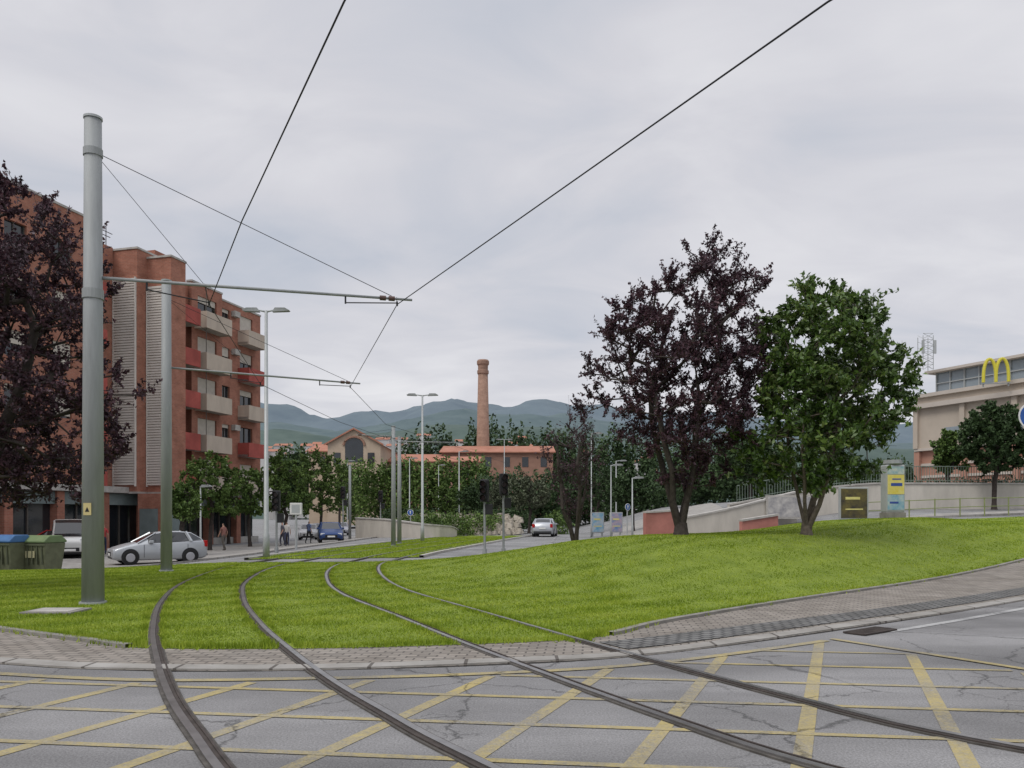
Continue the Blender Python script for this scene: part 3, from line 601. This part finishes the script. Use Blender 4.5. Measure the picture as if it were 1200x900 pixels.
# ---------------------------------------------------------------- walls
def wallrun(name,pts,hgt,t,m,cap=None):
    c=CR(pts,1.0); l,r=ribbon(c,-t/2,t/2); g=grp(name)
    hf=(lambda u:hgt(u)) if callable(hgt) else (lambda u:hgt)
    def run(l,r,lo,hi,nm,mm):
        b=B(); n=len(c)
        for i in range(n-1):
            za,zb=h(*c[i]),h(*c[i+1]); ha,hb=hf(i/(n-1)),hf((i+1)/(n-1))
            f0=lambda H_: (-.2 if lo is None else H_+lo); k=len(b.v)
            b.v+=[(*l[i],za+f0(ha)),(*r[i],za+f0(ha)),(*r[i+1],zb+f0(hb)),(*l[i+1],zb+f0(hb)),(*l[i],za+ha+hi),(*r[i],za+ha+hi),(*r[i+1],zb+hb+hi),(*l[i+1],zb+hb+hi)]
            b.f+=[(k+1,k+2,k+6,k+5),(k+3,k,k+4,k+7),(k+4,k+5,k+6,k+7)]
            if i==0: b.f.append((k,k+1,k+5,k+4))
            if i==n-2: b.f.append((k+2,k+3,k+7,k+6))
        b.obj(nm,mm,g)
    run(l,r,None,0,'wall_body',m)
    if cap: l2,r2=ribbon(c,-t/2-.06,t/2+.06); run(l2,r2,.004,.1,'coping',cap)
M_lconc=mat('light_concrete',(.50,.47,.42),.9,var=.14,scale=1.2,stretch=(1,1,.3)); M_redr=mat('red_render',(.40,.17,.14),.85,var=.2,scale=1)
wallrun('retaining_wall',[(-12.8,66),(-11.5,63.5),(-9,61),(-6.5,59),(-4.8,60.5),(-4.6,64)],lambda t:1.7-1.2*t,.35,M_lconc,M_conc)
wallrun('retaining_wall',[(6.9,41.5),(7.8,41.8),(8.5,42.1)],1.75,.3,M_redr,M_conc)
wallrun('retaining_wall',[(8.6,42.1),(12,43.4),(16,45)],lambda t:1.3+.3*t,.3,M_lconc,M_conc)
wallrun('retaining_wall',[(11.0,38.3),(12,38.6),(12.9,38.8)],.75,.25,M_redr,M_conc)
wallrun('retaining_wall',[(12.5,46),(20,46.4),(30,47),(45,48),(60,49)],lambda t:1.5-.3*t,.4,M_lconc,M_conc)
b=B(); rngs=random.Random(3)
for i in range(260):
    q=rngs.uniform(468,610); d=rngs.uniform(69,74); x=(q-600)*d/K; z=(d-69)*.35; s=rngs.uniform(.2,.5); n=len(b.v)
    for zz_ in (-1,1):
        for a in range(5): th=a*1.2566+rngs.uniform(-.2,.2); r_=s*rngs.uniform(.7,1.1)*(1 if zz_<0 else .65); b.v.append((x+r_*math.cos(th),d+r_*math.sin(th),z+zz_*s*.45+rngs.uniform(-.05,.05)))
    b.f+=[tuple(n+5+a for a in range(5))]+[(n+a,n+(a+1)%5,n+5+(a+1)%5,n+5+a) for a in range(5)]
b.obj('stone_bank',mat('stone',(.30,.27,.22),.95,c2=(.42,.38,.32),scale=.8))
# ---------------------------------------------------------------- overhead line
def catpole(name,px,d,top,r0,r1):
    x,y,z=at(px,d); g=grp(name,(x,y,z)); hh=EYE+(HZ-top)*d/K-z
    o=B().tube([(0,0,-.1),(0,0,hh*.5),(0,0,hh)],[r0,(r0+r1)/2,r1],24).obj('mast',M_galv,g)
    for p in o.data.polygons: p.use_smooth=len(p.vertices)==4
    B().tube([(0,0,hh),(0,0,hh+.04)],r1+.015,24).tube([(0,0,-.05),(0,0,.05)],r0+.04,24).obj('cap_and_collar',M_galvl,g); return g,hh
g1,hh=catpole('catenary_pole',109,14.5,140,.19,.145)
B().tube([(0,0,5.55),(0,0,5.72)],.182,20).tube([(0,0,8.15),(0,0,8.28)],.165,20).obj('clamps',M_galv,g1)
b=B(); b.box(-.07,.07,-.20,-.19,1.62,1.84); b.obj('warning_plate',mat('warning_yellow',(.5,.42,.2),.6),g1); B().poly([(-.04,-.203,1.68),(.04,-.203,1.68),(0,-.203,1.77)]).obj('warning_symbol',M_blk,g1)
g2,_=catpole('catenary_pole',195,23,330,.16,.13)
g3,_=catpole('catenary_pole',461,43,500,.13,.10); g4,_=catpole('catenary_pole',468,46,512,.13,.10)
g5,_=catpole('catenary_pole',410,66,545,.12,.1)
W1=[(3.0,-1,5.8),(1.0,2.5,5.8),(-1.37,6.5,5.8),(-3.8,11.2,5.75),(-5.97,15.7,5.78),(-7.9,25,5.75),(-7.6,35,5.75),(-6.3,45,5.75),(-3.5,62,5.75)]
W2=[(7.4,-1,5.8),(5,3,5.8),(2.58,6.5,5.8),(0.1,11.2,5.78),(-2.28,15.8,5.8),(-5.2,25.6,5.75),(-5.7,36,5.75),(-3.6,46,5.75),(-.5,62,5.75)]
g=grp('overhead_contact_wire'); B().tube(W1,.009,6).obj('wire_track_a',M_wire,g); B().tube(W2,.009,6).obj('wire_track_b',M_wire,g)
def cantilever(gp,pole,end,w1,w2,tieh,d2=.03):
    px_,py_=pole; e=Vector(end); o=Vector((px_,py_,end[2]+.02)); inv=Vector(gp.location)
    L_=lambda p: tuple(Vector(p)-inv)
    a=B(); a.tube([L_(o),L_(o.lerp(e,.5)),L_(e)],[d2,d2,d2*.8],10); a.obj('bracket_arm',M_galv,gp,smooth=True)
    k=B(); k.tube([L_((px_,py_,tieh)),L_(o.lerp(e,.93)+Vector((0,0,.05)))],.007,6); k.tube([L_((px_,py_,tieh)),L_((w1[0],w1[1],e.z+.12))],.005,6); k.obj('stay_cables',M_wire,gp)
    c=B()
    for w in (w1,w2):
        dv=(e-o).normalized(); p=Vector(w); s=p+dv*-1.0; base=o+dv*((s-o).dot(dv)); base.z=e.z
        c.tube([L_(base),L_(base-Vector((0,0,.16)))],.018,6); c.tube([L_(base-Vector((0,0,.14))),L_(p+Vector((0,0,.03)))],.012,6); c.tube([L_(p+Vector((0,0,.06))),L_(p-Vector((0,0,.03)))],.02,6)
        q=o+dv*((p-o).dot(dv)); c.tube([L_(q+Vector((0,0,.03))),L_(p)],.007,5)
    c.obj('steady_arms',M_wire,gp)
    i=B()
    for t in (.90,.93): q=o.lerp(e,t); i.tube([L_(q-dv*.06),L_(q+dv*.06)],d2*1.6,10)
    i.obj('insulators',mat('insulator',(.10,.06,.05),.4),gp)
P1=at(109,14.5); cantilever(g1,P1[:2],(-2.0,15.95,5.93),(-5.97,15.7,5.78),(-2.28,15.8,5.8),8.25,.03)
P2=at(195,23); cantilever(g2,P2[:2],(-4.9,25.7,5.88),(-7.9,25,5.75),(-5.2,25.6,5.75),7.9,.03)
P3=at(461,43); cantilever(g3,P3[:2],(-8.2,42,5.9),(-6.7,42.6,5.8),(-7.6,42,5.8),6.3,.03)
P4=at(468,46); cantilever(g4,P4[:2],(-2.6,46.6,5.9),(-4,46,5.8),(-3.4,46,5.8),6.0,.03)
# ---------------------------------------------------------------- street lamps, signals
def lamp(px,d,top,double=True,arm=.9,r=.07):
    x,y,z=at(px,d); g=grp('street_lamp',(x,y,z)); hh=EYE+(HZ-top)*d/K-z
    B().tube([(0,0,0),(0,0,.9),(0,0,.95),(0,0,hh)],[r*1.6,r*1.5,r*1.15,r*.7],12).obj('column',M_galvl,g,smooth=True)
    a=B(); hd=B()
    for s in ((-1,1) if double else (1,)):
        a.tube([(0,0,hh-.05),(s*arm*.6,0,hh+.0),(s*arm,0,hh+.02)],[.04,.035,.03],8)
        prof=[(0,0),(.62,.03),(.66,.06),(.5,.15),(.1,.16)]
        n=len(hd.v)
        for yy in (-.13,.13): hd.v+=[(s*(arm-.1+p),yy*(1 if 0<k_<4 else .7),hh-.06+q) for k_,(p,q) in enumerate(prof)]
        hd.f+=[tuple(n+i for i in range(5)),tuple(n+9-i for i in range(5))]+[(n+i,n+(i+1)%5,n+5+(i+1)%5,n+5+i) for i in range(5)]
    a.obj('arms',M_galvl,g,smooth=True); hd.obj('luminaires',M_galv,g); return g
lamp(312,31,364,True,.35,.085); lamp(495,51,463,True,.45,.08); lamp(538,78,529,False,.4,.06); lamp(480,88,537,False,.4,.06)
lamp(591,100,515,True,.5,.06); lamp(722,78,540,False,.5,.06); lamp(235,46,570,False,.1,.05); lamp(407,100,540,False,.4,.05); lamp(514,110,545,False,.4,.05); lamp(693,60,508,False,.3,.04); lamp(716,56,545,False,.3,.04); lamp(741,52,560,False,.2,.05)
def signal(px,d,top,rz=0,r=.05):
    x,y,z=at(px,d); g=grp('traffic_light',(x,y,z),rz); hh=EYE+(HZ-top)*d/K-z
    B().tube([(0,0,0),(0,0,hh-.1)],r,10).tube([(0,0,0),(0,0,.25)],.09,10).obj('post',M_galv,g)
    b=B(); b.box(-.17,.17,-.14,.10,hh-.92,hh); b.obj('signal_head',M_blk,g,bevel=.03)
    v=B(); ln=B()
    for i,zc in enumerate((hh-.17,hh-.46,hh-.75)):
        v.tube([(0,-.142,zc),(0,-.3,zc)],.125,12,False); ln.tube([(0,-.141,zc),(0,-.150,zc)],.11,12)
    v.obj('visors',M_blk,g); ln.obj('lenses',mat('lens',(.05,.03,.03),.2),g)
    b=B(); b.box(.06,.32,-.10,.12,hh-1.45,hh-1.02) ; b.obj('pedestrian_head',M_blk,g,bevel=.02)
signal(568,33,562,-.3); signal(590,33.5,555,.25); signal(324,36,575); signal(402,60,570); signal(446,64,575)
x,y,z=at(347,40); g=grp('tram_stop_sign',(x,y,z)); B().tube([(-.0,0,0),(0,0,2.0)],.06,10).obj('post',M_galvl,g); B().box(-.3,.3,-.09,.09,1.75,2.35).obj('panel',mat('white_panel',(.6,.6,.58),.6),g,bevel=.03); B().box(-.2,.2,-.097,-.092,1.85,2.25).obj('face',M_galvl,g)
def rsign(px,d,top,r,col,rz=0):
    x,y,z=at(px,d); g=grp('traffic_sign',(x,y,z),rz); hh=EYE+(HZ-top)*d/K-z; B().tube([(0,0,0),(0,0,hh)],.035,8).obj('post',M_galvl,g)
    B().tube([(0,-.04,hh-r),(0,-.055,hh-r)],r,24).obj('rim',mat('sign_white',(.7,.7,.7),.5),g); B().tube([(0,-.056,hh-r),(0,-.062,hh-r)],r*.88,24).obj('disc',mat('sign_face',col,.5),g)
    n=B(); n.poly([(-r*.12,-.066,hh-r*1.5),(r*.12,-.066,hh-r*1.5),(r*.12,-.066,hh-r*.9),(r*.35,-.066,hh-r*.9),(0,-.066,hh-r*.35),(-r*.35,-.066,hh-r*.9),(-r*.12,-.066,hh-r*.9)]); n.obj('arrow',bpy.data.materials['sign_white'],g)
rsign(1208,30,472,.5,(.03,.10,.35)); rsign(481,62,597,.24,(.03,.1,.35)); rsign(735,50,590,.22,(.05,.12,.3),.6)
# ---------------------------------------------------------------- ad column and billboards
x,y,z=at(1046,32); g=grp('advertising_column',(x,y,z))
B().box(-.40,.40,-.3,.3,0,.25).obj('plinth',M_conc_d,g,bevel=.02); B().box(-.37,.37,-.27,.27,.25,2.15).obj('body',M_galvl,g,bevel=.04)
B().box(-.33,.33,-.284,-.272,.35,.95).obj('poster_low',mat('poster_blue',(.10,.30,.45),.4,c2=(.5,.55,.5),scale=3),g); B().box(-.33,.33,-.284,-.272,.97,1.75).obj('poster_high',mat('poster_yellow',(.62,.50,.05),.4,c2=(.68,.62,.25),scale=2.5),g); B().box(-.33,.33,-.284,-.272,1.77,2.08).obj('poster_top',mat('poster_teal',(.08,.28,.38),.4,c2=(.6,.6,.5),scale=4),g)
B().box(-.2,.25,-.29,-.285,1.3,1.42).box(-.15,.2,-.29,-.285,1.55,1.6).box(-.25,.1,-.29,-.285,.6,.68).obj('poster_lettering',mat('poster_ink',(.04,.08,.3),.5),g)
B().tube([(0,0,2.15),(0,0,2.2),(0,0,2.35)],[.3,.36,.34],20).obj('cap',M_galv,g)
def bill(px,d,w_,hh,z0,col,col2,rz=0):
    x,y,z=at(px,d); g=grp('billboard',(x,y,z),rz); B().box(-w_/2,w_/2,-.08,.08,z0,z0+hh).obj('frame',M_galvl,g,bevel=.02); B().box(-w_/2+.07,w_/2-.07,-.092,-.082,z0+.07,z0+hh-.07).obj('poster',mat('poster',col,.4,c2=col2,scale=2.2),g)
    B().box(-w_/2+.1,-w_/2+.2,-.05,.05,0,z0).box(w_/2-.2,w_/2-.1,-.05,.05,0,z0).obj('legs',M_galv,g)
    B().box(-w_*.3,w_*.2,-.1,-.094,z0+hh*.62,z0+hh*.7).box(-w_*.3,w_*.3,-.1,-.094,z0+hh*.3,z0+hh*.34).obj('lettering',mat('poster_text',(.6,.55,.2),.5),g)
bill(1000,37,1.35,1.5,.1,(.02,.02,.03),(.16,.13,.04)); bill(700,62,1.1,1.6,.3,(.05,.3,.5),(.5,.5,.5),.3); bill(722,59,1.0,1.5,.3,(.05,.2,.4),(.5,.35,.35),.3)
x,y,z=at(925,44); g=grp('billboard',(x,y,z),0); B().box(-1.3,1.3,-.08,.08,.3,1.6).obj('frame',M_conc,g); B().box(-1.2,1.2,-.09,-.082,.4,1.5).obj('poster',mat('graffiti',(.55,.53,.5),.6,c2=(.2,.2,.22),scale=2),g)
B().box(-1.15,-1.05,-.05,.05,0,.3).box(1.05,1.15,-.05,.05,0,.3).obj('legs',M_galv,g)
g=grp('fence'); b=B()
for x in np.arange(13,60,.16):
    y=46+.065*(x-12.5); z=h(x,y)+1.5-.3*(x-12.5)/47.5+.1; b.box(x-.012,x+.012,y-.012,y+.012,z,z+.95)
for x in np.arange(13,60,1.0):
    y=46+.065*(x-12.5); z=h(x,y)+1.6-.3*(x-12.5)/47.5; y2=y+.065; z2=h(x+1,y2)+1.6-.3*(x-11.5)/47.5
    b.tube([(x,y,z+.95),(x+1,y2,z2+.95)],.025,5); b.tube([(x,y,z+.12),(x+1,y2,z2+.12)],.02,5)
b.obj('railings',mat('fence_green',(.16,.20,.17),.6),g)
g=grp('fence'); b=B()
for x in np.arange(16.5,30,1.5): y=38.2+.3*(x-16.5); z=h(x,y); b.tube([(x,y,z),(x,y,z+.95)],.03,6)
for zz_ in (.5,.92): b.tube([(16.5,38.2,h(16.5,38.2)+zz_),(23,40.15,h(23,40.15)+zz_),(28.5,41.8,h(28.5,41.8)+zz_)],.022,6)
b.obj('railings',mat('fence_yellow_green',(.22,.26,.10),.6),g)
# ---------------------------------------------------------------- shopping centre
g=grp('shopping_centre',(40.7,80,3.0),math.atan2(-10,4.6))
w_=B(); red=B(); cnb=B(); glb=B(); mu=B()
w_.box(0,40,0,30,5.2,10.4); red.box(0,40,.3,30,0,5.2); cnb.box(-.5,40.5,-.6,30,9.3,9.75); cnb.box(-.3,40.3,-.35,30,10.4,10.75); cnb.box(-.2,40.2,-.2,30,5.1,5.35)
for z in (1.2,2.4,3.6): cnb.box(-.05,40,.14,.3,z,z+.25)
glb.box(1,40,1.6,28,10.75,12.9); cnb.box(.2,41,.8,29,12.9,13.15)
for u in np.arange(1,40,1.5): mu.box(u-.05,u+.05,1.45,1.6,10.75,12.9)
mu.box(1,40,1.44,1.6,11.8,11.9)
for u in np.arange(3,38,5): glb.box(u,u+2.6,-.05,.05,6.0,7.2); glb.box(u,u+2.6,.2,.36,.2,1.1)
for u in np.arange(0,41,5): w_.box(u-.25,u+.25,-.3,-.002,5.36,9.29); red.box(u-.3,u+.3,-.1,.29,0,5.05)
w_.obj('upper_walls',mat('mall_render',(.45,.39,.325),.85,var=.08,scale=.4),g); red.obj('brick_base',mat('mall_brick',(.36,.19,.14),.85,c2=(.42,.24,.18),scale=.5),g); cnb.obj('slabs',mat('mall_slab',(.48,.43,.38),.8,var=.08,scale=.4),g)
glb.obj('curtain_wall_glass',mat('mall_glass',(.22,.26,.29),.15,var=.15,scale=.3,spec=.7),g); mu.obj('mullions',M_galvl,g)
g=grp('rooftop_arches_sign',(42.9,70.6,13.5),-.25); b=B()
for s in (-1,1):
    pts=[(s*.5+.5*math.cos(t),0,2.05*max(0,math.sin(t))**.7) for t in np.linspace(0,math.pi,22)]
    for i in range(len(pts)-1): b.tube([Vector(pts[i]),Vector(pts[i+1])],.14,8)
b.obj('letter_arches',mat('sign_yellow',(.60,.54,.06),.5,var=.03),g); B().box(-1.2,1.2,-.05,.05,-.16,-.1).box(-1.05,-.95,0,.1,-.4,-.16).box(.95,1.05,0,.1,-.4,-.16).obj('support',M_galv,g)
x,y=40.5,74; g=grp('rooftop_lattice_mast',(x,y+4,15.9)); b=B()
for sx in (-.5,.5):
    for sy in (-.5,.5): b.tube([(sx,sy,0),(sx,sy,3.3)],.035,5)
for k in range(6):
    z=k*.6
    for sx in (-.5,.5): b.tube([(sx,-.5,z),(sx*(-1),-.5,z+.5)],.022,4); b.tube([(sx,-.5,z),(sx,.5,z+.5)],.022,4)
    b.tube([(-.5,-.5,z+.5),(.5,-.5,z+.5)],.022,4)
b.obj('lattice',M_galvl,g); B().box(-.7,-.45,-.7,-.6,1.5,2.8).box(.45,.7,-.7,-.6,1.5,2.8).obj('antennas',M_galvl,g)
# ---------------------------------------------------------------- vehicles
M_tyre=mat('tyre',(.02,.02,.02),.9,var=.1); M_rim=mat('rim',(.4,.4,.42),.35,.6,var=.05); M_cg=mat('car_glass',(.015,.018,.02),.06,var=.1,spec=.8); M_hl=mat('headlight',(.6,.62,.65),.1,var=.05,spec=.8); M_tl=mat('tail_light',(.4,.01,.01),.2,var=.1); M_plate=mat('number_plate',(.7,.7,.68),.5,var=.03)
def car(loc,heading,col,kind='hatch',name='car'):
    if kind=='hatch':
        st=[(1.98,.60,.34,.50,.56,.8,0),(1.94,.74,.24,.60,.66,.84,0),(1.80,.81,.19,.68,.74,.86,0),(1.45,.85,.17,.78,.85,.86,0),(.98,.86,.17,.87,.96,.84,0),(.55,.86,.17,.91,1.20,.76,1),(.22,.86,.17,.92,1.38,.70,1),(-.25,.86,.17,.93,1.44,.69,2),(-.80,.86,.17,.95,1.44,.69,3),(-1.30,.85,.17,.98,1.38,.69,2),(-1.72,.83,.19,1.00,1.12,.78,1),(-1.86,.80,.24,.92,.98,.84,0),(-1.95,.76,.30,.62,.68,.9,0)]; wx=(1.27,-1.2)
    else:
        st=[(2.3,.7,.34,.7,.76,.85,0),(2.25,.85,.22,.85,.95,.88,0),(1.9,.92,.18,1.0,1.1,.88,0),(1.45,.95,.18,1.08,1.25,.86,1),(1.0,.95,.18,1.1,1.8,.82,1),(.7,.95,.18,1.12,1.95,.84,2),(-.1,.95,.18,1.12,1.98,.84,5),(-2.1,.95,.18,1.12,1.96,.84,5),(-2.2,.92,.25,1.1,1.85,.84,0),(-2.22,.88,.35,1.0,1.7,.84,0)]; wx=(1.5,-1.4)
    g=grp(name,loc,heading); V=[];F=[];MI=[]
    rings=[]
    for (x,hw,zl,zb,zr,rf,c) in st:
        zm=(zl+zb)/2; pr=[(hw*.88,zl),(hw*.985,zl+.08),(hw*1.0,zm),(hw*.985,zb-.06),(hw*.955,zb),(hw*rf,zr-.045),(hw*rf*.9,zr-.012),(0,zr)]
        full=[(x,y,z) for y,z in pr]+[(x,-y,z) for y,z in pr[-2::-1]]; rings.append(len(V)); V+=full
    m=15
    for i in range(len(st)-1):
        c0,c1=st[i][6],st[i+1][6]
        for j in range(m-1):
            a=rings[i]+j; b_=rings[i+1]+j; F.append((a,a+1,b_+1,b_))
            mi=0
            side=j in(4,9); cab=(c0>0 and c1>0)
            if side and cab: mi=1
            if side and kind!='hatch' and (c0==5 or c1==5) and not (c0==2): mi=0
            if j in (6,7) and ((c0 in(0,1) and c1==1) or (c0==1 and c1==2 and (kind!='hatch' or st[i][4]<1.3)) or (c0==2 and c1==1)): mi=1
            MI.append(mi)
    F.append(tuple(rings[0]+j for j in range(m))[::-1]); MI.append(0); F.append(tuple(rings[-1]+j for j in range(m))); MI.append(0)
    for i in range(len(st)-1): F.append((rings[i],rings[i+1],rings[i+1]+m-1,rings[i]+m-1)); MI.append(2)
    me=bpy.data.meshes.new('body'); me.from_pydata(V,[],F)
    pm=mat('car_paint',col,.3,.35,var=.03,spec=.6); me.materials.append(pm); me.materials.append(M_cg); me.materials.append(M_blk)
    me.polygons.foreach_set('material_index',MI); me.polygons.foreach_set('use_smooth',[q==0 for q in MI]); me.update(); link(bpy.data.objects.new('body',me),g)
    t=B(); rm=B(); ar=B(); hw=st[4][1]
    for x in wx:
        for s in (-1,1):
            t.tube([(x,s*(hw-.2),.3),(x,s*(hw+.005),.3),(x,s*(hw+.02),.3)],[.3,.3,.27],22); rm.tube([(x,s*(hw+.021),.3),(x,s*(hw+.03),.3)],[.19,.17],12)
            ar.tube([(x,s*(hw-.25),.33),(x,s*(hw+.003),.33)],.36,22)
    t.obj('tyres',M_tyre,g); rm.obj('wheel_rims',M_rim,g); ar.obj('wheel_arches',M_blk,g)
    hl=B(); tl=B(); pl=B(); tr=B(); f=st[2]; xf=st[0][0]; xr=st[-1][0]
    for s in (-1,1):
        y0,y1=sorted((s*.45,s*.74)); hl.box(xf-.26,xf-.03,y0,y1,f[3]-.17,f[3]-.01)
        y0,y1=sorted((s*(.6 if kind=='hatch' else .7),s*.80)); tl.box(xr-.02,xr+.14,y0,y1,.72,1.0)
        tr.box(.35,.52,s*(hw+.02)-.09,s*(hw+.02)+.09,.92,1.04)
    pl.box(xf+.002,xf+.015,-.26,.26,.38,.49); pl.box(xr-.05,xr-.035,-.26,.26,.6,.72)
    tr2=B(); tr2.box(xf-.02,xf+.005,-.42,.42,.36,.55); tr2.box(xr-.035,xr+.02,-.7,.7,.32,.42)
    for s in (-1,1):
        for xx in (.72,-.30,-1.1): tr2.box(xx-.008,xx+.008,s*hw-.006,s*hw+.004,.3,.86)
    hl.obj('headlights',M_hl,g,bevel=.02); tl.obj('tail_lights',M_tl,g,bevel=.02); pl.obj('number_plates',M_plate,g); tr.obj('mirrors',pm,g,bevel=.02); tr2.obj('grille_and_trim',M_blk,g)
    p=B()
    if kind=='hatch':
        for s in (-1,1):
            p.tube([(-.28,s*.845,.93),(-.28,s*.60,1.40)],.03,5); p.tube([(.98,s*.80,.93),(.22,s*.605,1.37)],.032,5); p.tube([(-1.25,s*.83,.97),(-1.05,s*.60,1.40)],.07,5)
        p.obj('pillars',pm,g)
    return g
x,y,z=at(185,36); car((x,y,z+.07),math.radians(215),(.42,.44,.46),name='parked_car')
x,y,z=at(387,58); car((x,y,z+.07),math.radians(-75),(.02,.05,.16))
x,y,z=at(638.5,64); car((x,y,z),math.radians(82),(.42,.44,.47))
x,y,z=at(84,42); car((x,y,z+.07),math.radians(-63),(.55,.55,.53),'van','parked_van')
x,y,z=at(66,44); car((x,y,z+.07),math.radians(190),(.4,.02,.02),name='parked_car')
for q,d,c in ((362,74,(.5,.5,.5)),(375,80,(.1,.1,.12)),(388,86,(.6,.6,.6)),(400,93,(.3,.3,.33))):
    x,y,z=at(q,d); car((x,y,z+.07),math.radians(-78),c,name='parked_car')
def bin_(px,d,lid):
    x,y,z=at(px,d); g=grp('recycling_bin',(x,y,z+.0),math.radians(-12)); b=B()
    b.v=[(-.55,-.42,.12),(.55,-.42,.12),(.55,.42,.12),(-.55,.42,.12),(-.64,-.52,1.15),(.64,-.52,1.15),(.64,.52,1.15),(-.64,.52,1.15)]; b.f=[(0,3,2,1),(0,1,5,4),(1,2,6,5),(2,3,7,6),(3,0,4,7),(4,5,6,7)]
    b.obj('body',mat('bin_body',(.13,.14,.08),.6,var=.25),g,bevel=.04)
    B().prism([(-.56,1.152),(-.56,1.22),(-.3,1.42),(.3,1.42),(.56,1.22),(.56,1.152)],-.66,.66).obj('lid',mat('bin_lid',lid,.5,var=.15),g,bevel=.03)
    r=B()
    for u in np.arange(-.5,.51,.2): r.box(u-.02,u+.02,-.54,-.47,.35,1.1)
    r.box(-.68,.68,-.56,-.525,1.05,1.12); r.obj('ribs',mat('bin_rib',(.09,.10,.06),.6),g)
    w=B()
    for u in (-.45,.45):
        for v_ in (-.35,.35): w.tube([(u-.03,v_,.1),(u+.03,v_,.1)],.1,10)
    w.obj('castors',M_tyre,g)
    B().box(-.2,.2,-.53,-.5,.6,.85).obj('label',mat('bin_label',(.45,.42,.25),.5),g)
bin_(8,29.5,(.06,.15,.32)); bin_(48,30,(.14,.20,.09)); bin_(-34,29,(.45,.35,.03))
# ---------------------------------------------------------------- people
def person(px,d,hd,top,leg,zo=.07,name='pedestrian'):
    x,y,z=at(px,d)
    pts=[(0,0,.95),(0,0,1.15),(0,.01,1.38),(0,.01,1.50),(0,.02,1.56),(0,.03,1.68),
      (.10,0,.90),(.11,.12,.50),(.11,.05,.08),(.11,.17,.04), (-.10,0,.90),(-.11,-.06,.50),(-.11,-.26,.12),(-.11,-.16,.04),
      (.19,.0,1.40),(.24,-.08,1.14),(.25,.02,.90),(.25,.05,.80), (-.19,0,1.40),(-.24,.06,1.14),(-.25,.17,.93),(-.25,.22,.85)]
    rad=[.15,.13,.15,.07,.055,.10,.095,.065,.04,.035,.095,.065,.04,.035,.06,.042,.032,.035,.06,.042,.032,.035]
    ed=[(0,1),(1,2),(2,3),(3,4),(4,5),(0,6),(6,7),(7,8),(8,9),(0,10),(10,11),(11,12),(12,13),(2,14),(14,15),(15,16),(16,17),(2,18),(18,19),(19,20),(20,21)]
    me=bpy.data.meshes.new('tmp'); me.from_pydata(pts,ed,[]); o=bpy.data.objects.new('tmp',me); S.collection.objects.link(o)
    md=o.modifiers.new('s','SKIN')
    for i,v in enumerate(me.skin_vertices[0].data): v.radius=(rad[i],rad[i]*.85); v.use_root=(i==0)
    sb=o.modifiers.new('ss','SUBSURF'); sb.levels=1; sb.render_levels=1
    dg=bpy.context.evaluated_depsgraph_get(); nm=bpy.data.meshes.new_from_object(o.evaluated_get(dg)); bpy.data.objects.remove(o)
    g=grp(name,(x,y,z+zo),hd); nm.materials.clear()
    for m in (mat('trousers',leg,.9),mat('shirt',top,.9),mat('skin',(.42,.25,.18),.6),mat('hair',(.05,.035,.025),.8)): nm.materials.append(m)
    for p in nm.polygons:
        c=p.center; k=0
        if c.z>.97: k=1
        if abs(c.x)>.2 and c.z<1.2: k=2
        if c.z>1.5: k=2
        if c.z>1.68 or (c.z>1.58 and c.y<-.0): k=3
        if c.z<.07: k=3
        p.material_index=k; p.use_smooth=True
    nm.name='body'; link(bpy.data.objects.new('body',nm),g)
person(121,44,.4,(.35,.05,.05),(.03,.04,.08)); person(331,55,2.2,(.1,.1,.12),(.05,.05,.07)); person(336,56.5,.2,(.5,.48,.45),(.06,.07,.12)); person(262,49,1.2,(.25,.12,.1),(.1,.09,.08)); person(362,60,-.5,(.15,.2,.35),(.03,.03,.03))
# ---------------------------------------------------------------- camera
cam=bpy.data.cameras.new('camera'); cam.lens=28; cam.sensor_width=36; cam.shift_y=(HZ-450)/1200; cam.clip_start=.1; cam.clip_end=6000
co=bpy.data.objects.new('camera',cam); link(co); co.location=(0,0,EYE); co.rotation_euler=(math.radians(90),0,0); S.camera=co
S.view_settings.view_transform='Standard'; S.view_settings.look='None'; S.view_settings.exposure=0; S.view_settings.gamma=1
print('grass',len(p1))
